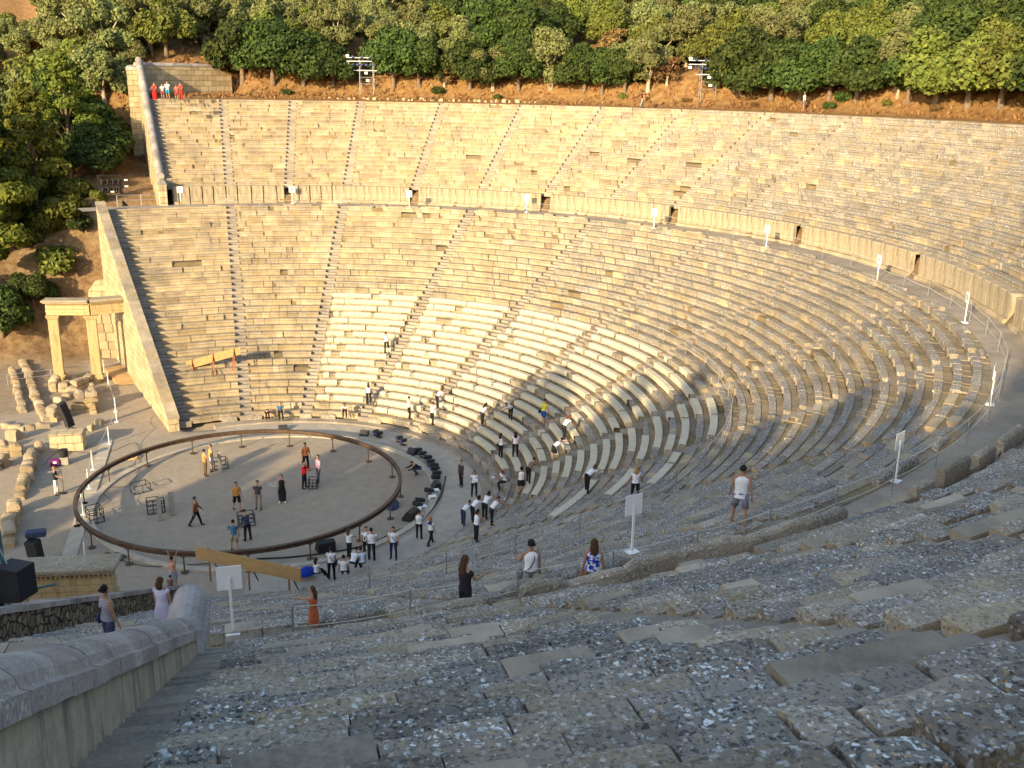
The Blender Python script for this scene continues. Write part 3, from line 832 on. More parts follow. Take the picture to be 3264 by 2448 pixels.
# ------------------------------------------------------------------ rope barriers on steel posts
def barrier(name, label, pts, h=.95, rp=.022, ropes=(.92, .45), sag=.06, cat='rope barrier', postmat='steel', rr=.011, group=None):
    root = empty(name, pts[0], label=label, cat=cat, group=group); o = Vector(pts[0])
    for p in pts:
        mb = MB(); b = Vector(p)-o
        mb.tube([b, b+Vector((0, 0, h))], rp, 8); mb.tube([b, b+Vector((0, 0, .02))], rp*3, 10); mb.build('post', MAT[postmat], root, smooth=False)
    for hh in ropes:
        mb = MB(); path = []
        for i in range(len(pts)-1):
            a, b = Vector(pts[i])-o, Vector(pts[i+1])-o
            for k in range(6):
                f = k/6; path.append(a+(b-a)*f+Vector((0, 0, hh-sag*4*f*(1-f))))
        path.append(Vector(pts[-1])-o+Vector((0, 0, hh))); mb.tube(path, rr, 5); mb.build('rope', MAT['rope'], root)
    return root
def arc_pts(r, a0, a1, step, dz=0.0, jit=0.0, zf=None):
    out = []; a = a0; rn = random.Random(int(a0*7+r))
    n = max(1, int(round(abs(a1-a0)/57.3*r/step)))
    for i in range(n+1):
        a = a0+(a1-a0)*i/n
        x, y = PA(r+rn.uniform(-jit, jit), a); out.append((x, y, dz))
    return out
zr = Z0L+RISE*19
barrier('rope_barrier', 'rope barrier around the back of the cushioned block, on the sunlit far part', arc_pts(R1+RUN*18+.30, 71, 20, 3.6, zr))
barrier('rope_barrier', 'rope barrier around the back of the cushioned block, curving from sun into shade', arc_pts(R1+RUN*18+.30, 17, -30, 3.3, zr))
barrier('rope_barrier', 'rope barrier around the cushioned block on the near shaded side', arc_pts(R1+RUN*18+.30, -33, -88, 3.2, zr))
# ropes down the stairway left of the cushions
pts = []
for k in (17, 13, 9, 5, 1):
    r = R1+RUN*k+.4; c, s, t = frame(72); W = .48/r
    pts.append((*polar(c, s, r, t-W), Z0L+RISE*(k+1)))
barrier('rope_barrier', 'rope running down the stairway at the left edge of the cushioned block', pts, ropes=(.9,))
barrier('rope_barrier', 'rope barrier along the far straight part of the middle walkway', arc_pts(RD0+.55, 92, 20, 4.2, ZD))
barrier('rope_barrier', 'rope barrier along the right-hand bend of the middle walkway', arc_pts(RD0+.50, 16, -40, 3.2, ZD))
barrier('rope_barrier', 'rope barrier along the near shaded side of the middle walkway', arc_pts(RD0+.35, -43, -96, 3.0, ZD))
barrier('rope_barrier', 'single rope post pair at the right edge of the upper seats', [(*PA(R2+1.6, -62), Z0U+RISE2*2.5), (*PA(R2+1.9, -55), Z0U+RISE2*2.5), (*PA(R2+2.0, -48), Z0U+RISE2*3)])
def rail(label, pts, zs, h=1.0):
    root = empty('handrail', (*pts[0], zs), label=label, cat='handrail')
    for p in pts:
        mb = MB(); mb.tube([(p[0]-pts[0][0], p[1]-pts[0][1], 0), (p[0]-pts[0][0], p[1]-pts[0][1], h)], .03, 8); mb.build('post', MAT['steel'], root)
    for hh in (h, h*.55):
        mb = MB(); mb.tube([(p[0]-pts[0][0], p[1]-pts[0][1], hh) for p in pts], .022, 6); mb.build('bar', MAT['steel'], root)
rail('grey steel railing closing the far end of the middle walkway', [(-8.7, 39.2), (-6.7, 39.4), (-4.6, 39.5)], ZD)
mb = MB(); mb.box((-4.9, 39.8, ZD+.55), (.55, .05, 1.1)); tag(mb.build('notice_board', MAT['white']), 'pale blue-white board at the right end of the far walkway railing', 'board')
rail('thin steel railing in front of the ruins behind the far gate', [(-17.5, 27.2), (-14.4, 27.9), (-11.5, 28.4), (-8.4, 29.9)], 0, 1.0)
def pole_rope(label, P_, h=1.3):
    root = empty('rope_line', (*P_[0], 0), label=label, cat='rope barrier')
    o = P_[0]
    for p in P_:
        mb = MB(); mb.tube([(p[0]-o[0], p[1]-o[1], 0), (p[0]-o[0], p[1]-o[1], h)], .035, 8); mb.tube([(p[0]-o[0], p[1]-o[1], 0), (p[0]-o[0], p[1]-o[1], .05)], .16, 12); mb.build('post', MAT['white'], root)
    mb = MB()
    for i in range(len(P_)-1):
        a, b = P_[i], P_[i+1]; mb.tube([(a[0]+(b[0]-a[0])*f-o[0], a[1]+(b[1]-a[1])*f-o[1], h-.05-.25*4*f*(1-f)) for f in np.linspace(0, 1, 8)], .015, 5)
    mb.build('rope', MAT['rope'], root)
def hitg(px, py, t0=60, t1=260):
    d = ray(px, py); t = t0
    while t < t1:
        p = CAM+d*t
        if p[2] < ground_z(p[0], p[1]): return p
        t += .25
    return p
def gp(cx, cy, x, y, z=0.0): return un(*q(cx, cy, x, y), z)
L0 = [gp(0, 1224, 1010, 330), gp(0, 1224, 945, 525), gp(0, 1224, 805, 745), gp(0, 1224, 770, 910), gp(0, 1224, 720, 1135), gp(0, 1224, 745, 1570)]
pole_rope('line of white rope posts beside the long pale stone strip', [(p[0], p[1]) for p in L0])
L1 = [gp(0, 612, 900, 1560), gp(0, 612, 940, 1700), gp(0, 1224, 1000, 240)]
pole_rope('white railing of rope posts in front of the gate ramp', [(p[0], p[1]) for p in L1], 1.1)

# ------------------------------------------------------------------ wedge letter signs
def strokes(ch):
    w, h = .15, .24
    D = {'A': [(0, 0, .5, 1), (.5, 1, 1, 0), (.22, .4, .78, .4)], 'B': [(0, 0, 0, 1), (0, 1, .8, .9), (.8, .9, .8, .6), (0, .52, .8, .6), (0, .52, 1, .4), (1, .4, 1, .1), (1, .1, 0, 0)],
         'G': [(0, 0, 0, 1), (0, 1, 1, 1)], 'D': [(0, 0, .5, 1), (.5, 1, 1, 0), (0, 0, 1, 0)], 'E': [(0, 0, 0, 1), (0, 1, 1, 1), (0, .5, .8, .5), (0, 0, 1, 0)],
         'Z': [(0, 1, 1, 1), (1, 1, 0, 0), (0, 0, 1, 0)], 'H': [(0, 0, 0, 1), (1, 0, 1, 1), (0, .5, 1, .5)],
         'O': [(.15, 0, .85, 0), (.85, 0, 1, .3), (1, .3, 1, .7), (1, .7, .85, 1), (.85, 1, .15, 1), (.15, 1, 0, .7), (0, .7, 0, .3), (0, .3, .15, 0), (.3, .5, .7, .5)],
         'I': [(.5, 0, .5, 1)], 'K': [(0, 0, 0, 1), (1, 1, 0, .5), (0, .5, 1, 0)], 'L': [(0, 0, .5, 1), (.5, 1, 1, 0)], 'M': [(0, 0, 0, 1), (0, 1, .5, .4), (.5, .4, 1, 1), (1, 1, 1, 0)]}
    return [((a-.5)*w*1.1, (b-.5)*h, (c-.5)*w*1.1, (d-.5)*h) for a, b, c, d in D[ch]]
NAMES = {'A': 'A', 'B': 'B', 'G': 'gamma', 'D': 'triangular delta', 'E': 'E', 'Z': 'Z', 'H': 'H', 'O': 'theta', 'I': 'I', 'K': 'K', 'L': 'lambda', 'M': 'M'}
SIGNS = [('A', 577, 651), ('B', 932, 649), ('G', 1305, 664), ('D', 1678, 677), ('E', 2083, 728), ('Z', 2441, 787), ('H', 2794, 894), ('O', 3072, 1029), ('I', 3153, 1290), ('K', 2851, 1534), ('L', 2012, 1759), ('M', 743, 2016)]
for i, (ch, px, py) in enumerate(SIGNS):
    p = un(px, py, ZD); r, t = local(p[0], p[1])
    ang = R(t)
    if i > 7:
        lab = {'I': 'slim white sign post at the sunlit right-hand bend of the walkway, seen almost edge-on', 'K': 'white sign board on a pole seen from behind, right, where the shade meets the sun', 'L': 'white sign board on a pole seen from behind, near the seated pair', 'M': 'white sign board on a pole seen from behind, beside the foreground parapet'}[ch]
    else: lab = 'white sign with the black letter %s on a post by the walkway' % NAMES[ch]
    root = empty('sign_post', (p[0], p[1], ZD), ang+R(90)+PI, label=lab, cat='sign')
    hgt = 1.35
    mb = MB(); mb.box((0, .03, hgt/2-.02), (.06, .04, hgt)); mb.box((0, 0.03, .02), (.3, .3, .04)); mb.build('pole', MAT['white'], root)
    mb = MB(); mb.box((0, 0, hgt-.04), (.52, .02, .56), bev=.006); b = mb.build('panel', MAT['white'], root)
    mb = MB()
    for sx, sy_, ex, ey in strokes(ch):
        sx *= -1; ex *= -1
        dx, dz = ex-sx, ey-sy_; l = math.hypot(dx, dz); M_ = math.atan2(dz, dx)
        n_ = (-dz/l*.022, dx/l*.022); e_ = (dx/l*.012, dz/l*.012); yy = -.0145
        Q = [(sx-e_[0]+n_[0], sy_-e_[1]+n_[1]), (ex+e_[0]+n_[0], ey+e_[1]+n_[1]), (ex+e_[0]-n_[0], ey+e_[1]-n_[1]), (sx-e_[0]-n_[0], sy_-e_[1]-n_[1])]
        sgn = -1 
        mb.quad([(x_, -yy*sgn*1.0, hgt-.04+z_) for x_, z_ in Q])
    mb.build('letter', MAT['letter'], b)

# ------------------------------------------------------------------ stage props in the orchestra
RC, RR = np.array([-1.45, -.72]), 9.1
root = empty('steel_ring', (RC[0], RC[1], 0), label='large dark steel ring standing on thin legs around the orchestra', cat='stage prop')
mb = MB(); rows = []
for i in range(121):
    t = 2*PI*i/120; c, s = math.cos(t), math.sin(t)
    rows.append([((RR+u)*c, (RR+u)*s, z) for u, z in ((-.10, .93), (-.10, .99), (-.03, .99), (-.03, 1.11), (-.10, 1.11), (-.10, 1.17), (.10, 1.17), (.10, 1.11), (.03, 1.11), (.03, .99), (.10, .99), (.10, .93))])
mb.grid(rows, closed=True); mb.build('ring_beam', MAT['ring'], root)
for i in range(18):
    t = 2*PI*(i+.35)/18; x, y = RR*math.cos(t), RR*math.sin(t)
    mb = MB(); mb.tube([(x, y, .02), (x, y, .93)], .035, 8); mb.tube([(x, y, 0), (x, y, .045)], .20, 14); mb.box((x, y, .90), (.2, .2, .06), rz=t); mb.build('leg', MAT['ring'], root)
def frame_box(label, px, py, sx, sy, sz, rz, rungs=1, tilt=0):
    p = un(px, py, 0); root = empty('metal_frame', (p[0], p[1], 0), rz, label=label, cat='metal frame')
    mb = MB(); r = .022
    X, Y = sx/2, sy/2
    for x in (-X, X):
        for y in (-Y, Y): mb.tube([(x, y, r), (x, y, sz)], r, 6)
    for z in [r]+[sz*(k+1)/rungs for k in range(rungs)]:
        for a, b in (((-X, -Y), (X, -Y)), ((X, -Y), (X, Y)), ((X, Y), (-X, Y)), ((-X, Y), (-X, -Y))): mb.tube([(*a, z), (*b, z)], r, 6)
    mb.tube([(0, -Y, r), (0, -Y, sz)], r, 6)
    o = mb.build('tube_frame', MAT['black'], root)
    mb = MB(); mb.box((0, 0, .05), (sx*.96, sy*.96, .02)); mb.build('base_panel', MAT['plank'], root)
    return root
frame_box('open black metal box frame in the sunlit left of the ring', *q(0, 1224, 1215, 925), .95, .75, .5, .4)
frame_box('black metal rack frame beside the grey plank in the shade', *q(0, 1224, 1325, 1110), .62, .5, .85, .1, 3)
frame_box('small black metal frame behind the grey plank', *q(0, 1224, 1400, 1100), .3, .5, .75, .1, 2)
frame_box('dark metal frame under the left end of the steel ring', *q(0, 1224, 825, 1180), .75, .9, .8, .3, 3)
frame_box('metal frame behind the two men in tank tops', *q(0, 1224, 1905, 725), .85, .6, .62, .2, 2)
frame_box('metal rack frame beside the man in a navy shirt', *q(0, 1224, 2130, 1215), .85, .6, .7, .1, 3)
frame_box('tall black metal chair frame between the red hoodie and the pink shirt', *q(816, 1224, 495, 895), .5, .5, .6, -.3, 3)
def plank(label, x0, y0, x1, y1, w_, lean=.28):
    a = un(*q(0, 1224, x0, y0), 0); 
    root = Vector((a[0], a[1], 0)); mb = MB(); L = 1.35
    mb.box((0, math.sin(lean)*L/2, math.cos(lean)*L/2+.02), (w_, .04, L), rx=-lean, bev=.006)
    o = mb.build('plank', MAT['plank'], loc=root); tag(o, label, 'plank')
plank('grey plank standing up beside the black metal rack', 1385, 1185, 0, 0, .24)
plank('wider dark grey plank leaning upright to the right of the first', 1490, 1140, 0, 0, .30)
plank('pale plank propped against the frame behind the two men', 1905, 765, 0, 0, .22)
def board(label, A, B, zb, h, nleg, back):
    """long chipboard panel on timber props"""
    a, b = np.array(A[:2]), np.array(B[:2]); L = math.hypot(*(b-a)); zb = A[2]-.85; sl_ = (B[2]-A[2])/L; rz = math.atan2(b[1]-a[1], b[0]-a[0])
    root = empty('timber_screen', (a[0], a[1], zb), rz, label=label, cat='timber screen')
    mb = MB(); mb.grid([[(x_, y_, z_+sl_*x_) for y_, z_ in ((-.025, .55), (.025, .55), (.025, .55+h), (-.025, .55+h))] for x_ in (0, L)], closed=True, caps=True); mb.build('panel', MAT['chip'], root)
    for i in range(nleg):
        x = L*(.12+.76*i/(nleg-1)) if nleg > 1 else L/2
        mb = MB(); mb.box((x, -back*.06, sl_*x+(h+.55)/2-.25), (.07, .05, h+1.1)); mb.tube([(x, -back*.08, sl_*x+h+.35), (x, -back*.75, sl_*x-.35)], .035, 6); mb.build('prop', MAT['redwood'], root)
pa, pb = un(*V(402, 790), 3.1), un(*V(520, 757), 4.4)
board('long chipboard screen on red timber props on the sunlit far seats', pa, pb, 2.35, .62, 3, 1)
pa, pb = un(*V(423, 1195), 2.2), un(*V(650, 1244), 2.2)
board('long chipboard screen on red timber props at the near side of the orchestra', pa, pb, 1.38, .66, 3, -1)

# stage lamps along the right of the ring, wedge loudspeakers, dimmer packs
def spotlight(x, y, rz, label, z0=0.0):
    root = empty('floor_spotlight', (x, y, z0), rz, label=label, cat='spotlight', group='floor spotlights outside the ring')
    mb = MB(); mb.box((0, 0, .03), (.42, .30, .05)); mb.tube([(-.24, 0, .05), (-.24, 0, .34)], .016, 6); mb.tube([(.24, 0, .05), (.24, 0, .34)], .016, 6); mb.build('yoke', MAT['black'], root)
    mb = MB(); mb.tube([(0, .30, .36), (0, .26, .36), (0, -.10, .33), (0, -.28, .31)], [.13, .15, .14, .10], 12); mb.box((0, 0, .33), (.5, .06, .06)); h = mb.build('lamp_housing', MAT['black'], root)
    mb = MB(); mb.tube([(0, .302, .36), (0, .31, .36)], [.11, .11], 12); mb.build('lens', MAT['lens'], h)
SP = [(1240, 485), (1275, 510), (1400, 590), (1440, 620), (1485, 655), (1510, 690), (1540, 722), (1548, 752), (1565, 790), (1555, 825), (1500, 945), (1420, 1030), (1400, 1065), (1040, 430), (1065, 445)]
for i, (x, y) in enumerate(SP):
    p = gp(816, 1224, x, y+18); a = math.atan2(p[1]-RC[1], p[0]-RC[0])
    spotlight(p[0], p[1], a+PI/2+(.2*math.sin(i*3)), 'black floor spotlight on the curved kerb to the right of the steel ring')
def wedge_speaker(x, y, rz, label, s=1.0, z0=0.0):
    root = empty('floor_loudspeaker', (x, y, z0), rz, label=label, cat='loudspeaker')
    mb = MB(); w_, d, h = .62*s, .45*s, .40*s
    pr = [(-d/2, 0), (-d/2, .10*s), (-.02, h), (d/2, h*.9), (d/2, 0)]
    mb.grid([[(x_, y_, z_) for y_, z_ in pr] for x_ in (-w_/2, w_/2)], closed=True, caps=True); b = mb.build('cabinet', MAT['black'], root)
    mb = MB(); n = Vector((0, -(h-.1*s), (d/2-.02))).normalized()*.004
    mb.quad([Vector((x_*w_/2*.92, y_, z_))+n for x_, y_, z_ in ((-1, -d/2+.02, .12*s), (1, -d/2+.02, .12*s), (1, -.04, h-.015*s), (-1, -.04, h-.015*s))]); mb.build('grille', MAT['grille'], b)
for x, y, rz, lab, s in ((235, 385, 0.0, 'low grey loudspeaker at the far edge of the ring', .95), (935, 430, -.5, 'black wedge loudspeaker at the far right of the ring', .95), (1350, 590, -1.0, 'black wedge loudspeaker where the spotlights begin on the right', 1.0),
                      (1555, 885, -1.6, 'black wedge loudspeaker tilted at the right end of the kerb', 1.1), (1335, 1150, -2.3, 'large black loudspeaker at the lower right of the ring', 1.45), (600, 1420, 3.3, 'large black loudspeaker behind the standing woman with a shoulder bag', 1.5)):
    p = gp(816, 1224, x, y+15); wedge_speaker(p[0], p[1], rz, lab, s)
for x, y, lab in ((1525, 1000, 'white dimmer box beside the fallen spotlight'), (1550, 945, 'small white box behind the dimmer box'), (1440, 1085, 'white box beside the paired spotlights'), (1395, 1110, 'white box next to the large loudspeaker')):
    p = gp(816, 1224, x, y); mb = MB(); mb.box((0, 0, .13), (.46, .34, .26), bev=.02); mb.box((0, -.175, .16), (.3, .012, .1), m=1)
    tag(mb.build('equipment_box', [MAT['white'], MAT['steel']], loc=(p[0], p[1], 0)), lab, 'equipment box')
def cable(label, pts, z=.03, r=.02, mat='black'):
    mb = MB(); P_ = [Vector((p[0], p[1], z)) for p in pts]; path = []
    for i in range(len(P_)-1):
        for k in range(8):
            f = k/8; a = P_[max(0, i-1)]; b = P_[i]; c = P_[i+1]; d = P_[min(len(P_)-1, i+2)]
            path.append(.5*((2*b)+(c-a)*f+(2*a-5*b+4*c-d)*f*f+(3*b-a-3*c+d)*f**3))
    path.append(P_[-1]); mb.tube(path, r, 6); tag(mb.build('cable', MAT[mat]), label, 'cable')
cable('thick black cable following the kerb to the right of the spotlights', [gp(816, 1224, *p) for p in ((1640, 800), (1600, 960), (1500, 1110), (1380, 1200), (1180, 1290), (1000, 1380), (700, 1450), (300, 1500), (0, 1515))], r=.045)
cable('thin cable lying across the floor from the brown cloth', [gp(0, 1224, *p) for p in ((480, 1520), (800, 1500), (1030, 1525), (1300, 1580), (1800, 1555))])
cable('thin cable lying from the microphone towards the gate', [gp(0, 1224, *p) for p in ((600, 940), (760, 900), (950, 1000), (820, 1060), (830, 900), (1150, 860), (1180, 520), (900, 600), (520, 590), (380, 700))], r=.012)
# manhole disc, cloth heaps
p = gp(816, 1224, 160, 872); mb = MB(); mb.tube([(0, 0, 0.0), (0, 0, .02)], .45, 24); tag(mb.build('stone_disc', MAT['paving'], loc=(p[0], p[1], 0)), 'flat round pale stone set in the centre of the orchestra', 'stone disc')
def heap(name, label, cat, x, y, size, mat, seed, z0=0.0, rz=0.3):
    mb = MB(); rows = []
    for i in range(9):
        a = PI/2*i/8; row = []
        for k in range(22):
            b = 2*PI*k/22; rr_ = math.cos(a)*(1+.35*noise.noise(Vector((math.cos(b)*1.3+seed, math.sin(b)*1.3, a)))); zz = math.sin(a)*(1+.5*noise.noise(Vector((math.cos(b)*2*rr_, math.sin(b)*2*rr_, seed))))
            row.append((rr_*math.cos(b)*size[0], rr_*math.sin(b)*size[1], zz*size[2]))
        rows.append(row)
    mb.grid(rows, closed=True); mb.f.append(tuple(range(len(mb.v)-22, len(mb.v)))); mb.m.append(0)
    o = mb.build(name, MAT[mat] if isinstance(mat, str) else mat, loc=(x, y, z0)); o.rotation_euler = (0, 0, rz); tag(o, label, cat)
p = gp(0, 1224, 900, 1545); heap('cloth_heap', 'crumpled brown cloth heaped on the ground at the lower left', 'cloth', p[0], p[1], (.95, .45, .42), 'tarp', 4)
p = gp(0, 1224, 1150, 640); heap('cloth_heap', 'small orange-brown cloth heap left of the far part of the ring', 'cloth', p[0], p[1], (.45, .35, .2), 'ply', 8)
p = gp(816, 1224, 1180, 1060); heap('duffel_bag', 'dark blue duffel bag lying against the inside of the ring', 'bag', p[0], p[1], (.35, .65, .42), 'caseblue', 2, rz=-.5)
p = gp(816, 1224, 440, 1605, .5); heap('blue_bag', 'bright blue bag at the feet of the seated group', 'bag', p[0], p[1], (.55, .35, .33), cloth((.01, .04, .32)), 6, z0=.30)
p = gp(816, 1224, 375, 1590, .5); heap('white_bag', 'small white bag left of the blue bag', 'bag', p[0], p[1], (.14, .14, .2), 'white', 7, z0=.30)
p = stand(*q(816, 1224, 1625, 480)); heap('backpack', 'black and white backpack left on the first row where the shade begins', 'bag', p[0], p[1], (.3, .3, .38), 'black', 12, z0=p[2])

# black trunk and grey case by the microphone
for x, y, w_, h, mt, nm, lab in ((560, 690, .50, .50, 'paving', 'stone_block', 'pale stone block under the black drum by the microphone'), ):
    p = gp(0, 1224, x, y); mb = MB(); mb.box((0, 0, h/2), (w_, w_, h), bev=.02); tag(mb.build(nm, MAT[mt], loc=(p[0], p[1], 0)), lab, 'stone block')
    mb = MB(); mb.tube([(0, 0, 0), (0, 0, .42)], [.26, .27], 14); mb.tube([(0, 0, .42), (0, 0, .47)], [.28, .28], 14); tag(mb.build('drum', MAT['black'], loc=(p[0], p[1], h)), 'black drum standing on the pale stone block', 'drum')
p = gp(0, 1224, 480, 705); mb = MB(); mb.box((0, 0, .22), (.55, .4, .44), bev=.03); mb.box((0, -.21, .28), (.2, .03, .14), m=1)
tag(mb.build('crate', [cloth((.16, .02, .12)), MAT['white']], loc=(p[0], p[1], 0)), 'purple crate behind the man at the microphone', 'crate')
p = gp(0, 1224, 553, 945); root = empty('microphone_stand', (p[0], p[1], 0), label='tall black microphone stand in front of the man in white trousers', cat='microphone stand')
mb = MB(); mb.tube([(0, 0, 0), (0, 0, .03)], .17, 14); mb.tube([(0, 0, .03), (0, 0, 1.5)], .014, 6); mb.build('pole', MAT['black'], root)
mb = MB(); mb.tube([(0, 0, 1.5), (-.12, -.02, 1.53)], [.02, .024], 8); mb.ball((-.14, -.02, 1.535), .032); mb.build('microphone', MAT['black'], root)

# ------------------------------------------------------------------ loudspeaker stacks and lighting towers
def line_array(px, py, z0, n, label, lean, rz, w_=.85, stand_h=.0, mat='black'):
    p = un(px, py, z0); root = empty('line_array_loudspeaker', (p[0], p[1], z0), rz, label=label, cat='loudspeaker')
    mb = MB(); mb.box((0, 0, .04), (w_*1.3, .9, .08)); mb.tube([(-w_/2, 0, .08), (-w_/2, 0, .3)], .03, 6); mb.tube([(w_/2, 0, .08), (w_/2, 0, .3)], .03, 6); mb.build('base_frame', MAT['black'], root)
    y, z, a = 0.0, .32+stand_h, lean
    for i in range(n):
        mb = MB(); mb.box((0, y, z+.14), (w_, .5, .25), rx=a, bev=.015); b = mb.build('cabinet', MAT[mat], root)
        mb = MB(); d = Vector((0, -math.cos(a), -math.sin(a)))*.253; mb.box((d.x, y+d.y, z+.14+d.z), (w_*.92, .01, .21), rx=a); mb.build('grille', MAT['grille'], b)
        y += -math.sin(a)*.27*1.0; z += math.cos(a)*.27; a += .02
    return root
line_array(*q(0, 1224, 610, 405), .25, 7, 'black line array loudspeaker leaning back on the sunlit ruins', .22, -.9, .42)
line_array(*q(0, 1224, 320, 1560), .1, 4, 'black loudspeaker column under a blue case at the left edge', .12, -.5, .62)
p = un(*q(0, 1224, 320, 1560), .1); mb = MB(); mb.box((0, 0, .16), (.95, .5, .32), bev=.05); mb.box((0, 0, .165), (.97, .52, .03)); mb.box((0, -.26, .2), (.2, .03, .08))
tag(mb.build('equipment_case', MAT['caseblue'], loc=(p[0]+.1, p[1]+.2, 1.56)), 'dark blue equipment case lying on top of the loudspeaker column', 'case')
# near left tower: pole at the picture's left edge with a large hanging loudspeaker
P0 = np.array([-11.9, -24.6]); zg = 0.0
def along(px, py, d):                               # a point d metres from the camera along that line of sight
    return CAM+ray(px, py)*d
a0 = along(*V(17, 1400), 30.0); a1 = along(*V(10, 1085), 30.0)
root = empty('loudspeaker_tower', (a0[0], a0[1], outg(a0[0], a0[1])), label='blue steel tower with a yellow section at the left edge of the picture', cat='tower')
o_ = Vector(root.location)
zt_, zb_ = a1[2], outg(a0[0], a0[1])
for k, (dx, dy) in enumerate(((0, 0), (-.9, 0), (-.9, .9), (0, .9))):
    mb = MB(); mb.tube([(dx, dy, 0), (dx, dy, zt_-zb_)], .06, 8); mb.build('upright', MAT['teal'] if k else MAT['black'], root)
mb = MB(); z = .5
while z < zt_-zb_:
    for a, b in (((0, 0), (-.9, 0)), ((-.9, 0), (-.9, .9)), ((-.9, .9), (0, .9)), ((0, .9), (0, 0))): mb.tube([(*a, z), (*b, z)], .025, 6)
    z += 1.0
mb.tube([(0, 0, zt_-zb_-1.9), (1.3, .2, zt_-zb_-1.85)], .03, 6)
mb.build('brace', MAT['teal'], root)
mb = MB(); mb.box((-.15, -.1, zt_-zb_-2.1), (.16, .2, 1.3)); mb.build('yellow_guard', MAT['yellow'], root)
b0 = along(*V(33, 1255), 29.0)
root = empty('hanging_loudspeaker', (b0[0], b0[1], b0[2]), -.6, label='big black loudspeaker hanging from the tower at the left edge', cat='loudspeaker')
mb = MB(); w_ = .36
mb.grid([[(-w_, -.3, -.55), (w_, -.3, -.40), (w_*1.05, .3, -.40), (-w_*.9, .3, -.6)], [(-w_, -.3, .45), (w_, -.3, .45), (w_*1.05, .3, .45), (-w_*.9, .3, .45)]], closed=True, caps=True); mb.build('cabinet', MAT['black'], root)
mb = MB(); mb.tube([(-w_*.5, 0, .45), (-w_*.5-.3, .1, .85)], .02, 6); mb.build('bracket', MAT['steel'], root)
# second far scaffold with loudspeakers at the end of the walkway
p = un(*V(258, 437), 12.0); root = empty('loudspeaker_rack', (p[0]-.6, p[1]-.2, 11.6), .25, label='black scaffold rack of loudspeakers under the pines beside the upper end wall', cat='loudspeaker rack')
mb = MB()
for x in (-1.0, 1.0):
    for y in (0, .7): mb.tube([(x, y, 0), (x, y, 3.0)], .04, 6)
for z in (.1, 1.3, 2.0, 2.9):
    mb.tube([(-1.1, 0, z), (1.1, 0, z)], .03, 6); mb.tube([(-1.1, .7, z), (1.1, .7, z)], .03, 6)
mb.tube([(-1, 0, .1), (1, 0, 1.3)], .02, 6); mb.build('scaffold', MAT['black'], root)
for k in range(8):
    mb = MB(); mb.box((-.8+.5*(k % 4), -.05, 1.65+.72*(k//4)), (.24, .42, .5), rx=.3, rz=.5, bev=.02); mb.build('cabinet', MAT['black'], root)
for k, (x, z) in enumerate(((1.35, 2.5), (1.35, 1.9), (.05, 1.45))):
    mb = MB(); mb.box((x, -.2, z), (.30, .1, .14)); mb.build('floodlight', MAT['white'], root)
def light_tower(px0, px1, py, zb, h, label):
    c_ = hitg(*V((px0+px1)/2, py)); zb = c_[2]; a, b = un(*V(px0, py), zb), un(*V(px1, py), zb)
    view = math.atan2(b[1]-a[1], b[0]-a[0])
    root = empty('lighting_scaffold', (c_[0], c_[1], zb), view, label=label, cat='lighting scaffold')
    root.scale = (1.28, 1.2, 1.12); root.rotation_euler.z = math.atan2(cr[1], cr[0]); W = 1.15; mb = MB()
    for x in (-W/2, W/2):
        for y in (0, .8): mb.tube([(x, y, -.4), (x, y, h)], .03, 6)
    for z in (h-.1, h*.72, h*.52, h*.34):
        for y in (0, .8): mb.tube([(-W/2, y, z), (W/2, y, z)], .024, 6)
        for x in (-W/2, W/2): mb.tube([(x, 0, z), (x, .8, z)], .024, 6)
    mb.build('scaffold', MAT['steel'], root)
    for zz, ln in ((h-.15, 3.3), (h+.18, 3.3), (h-1.0, 2.1)):
        mb = MB(); mb.tube([(-ln/2, -.05, zz), (ln/2, -.05, zz)], .035, 8); mb.build('crossbar', MAT['white'], root)
    for i in range(7):
        x = -1.1+.37*i
        for zz in ((h-.42,) if i % 2 else (h-.42, h+.3)):
            mb = MB(); mb.tube([(x, .12, zz), (x, -.18, zz-.04)], [.10, .13], 10); mb.tube([(x, 0, zz), (x, 0, zz+.2)], .015, 5); s_ = mb.build('spotlight', MAT['black'], root)
            mb = MB(); mb.tube([(x, -.181, zz-.04), (x, -.19, zz-.04)], .11, 10); mb.build('lens', MAT['lens'], s_)
    for x, z in ((-1.55, h-.4), (1.6, h-.4), (-1.55, h+.35), (0, h*.64), (.12, h*.44)):
        mb = MB(); mb.box((x, -.1, z), (.26, .12, .22), bev=.01); mb.build('floodlight', MAT['white'], root)
light_tower(770, 815, 208, 21.55, 3.4, 'steel lighting scaffold with crossbars behind the top row, left of centre')
light_tower(1508, 1548, 222, 21.55, 3.4, 'steel lighting scaffold with crossbars behind the top row, right of centre')
p = un(*V(2205, 262), 21.6); mb = MB(); mb.box((0, 0, 1.6), (1.6, .06, 1.3)); mb.tube([(-.75, 0, 0), (-.75, 0, 2.3)], .05, 6); mb.tube([(.75, 0, 0), (.75, 0, 2.3)], .05, 6)
o = mb.build('notice_board', MAT['green'], loc=tuple(p+np.array([.9, -.9, 0]))); o.rotation_euler = (0, 0, -.9); tag(o, 'dark board on posts behind the top row at the right edge', 'board')
p = un(*V(1485, 178), 23.5); mb = MB(); mb.box((0, 0, .1), (3.4, .3, .5)); o = mb.build('low_wall', simple('terracotta', (.45, .16, .07), .9, var=.2), loc=tuple(un(*V(1487, 172), 23.3))); o.rotation_euler = (0, 0, -.6); tag(o, 'low terracotta coloured wall behind the right-hand lighting scaffold', 'wall')

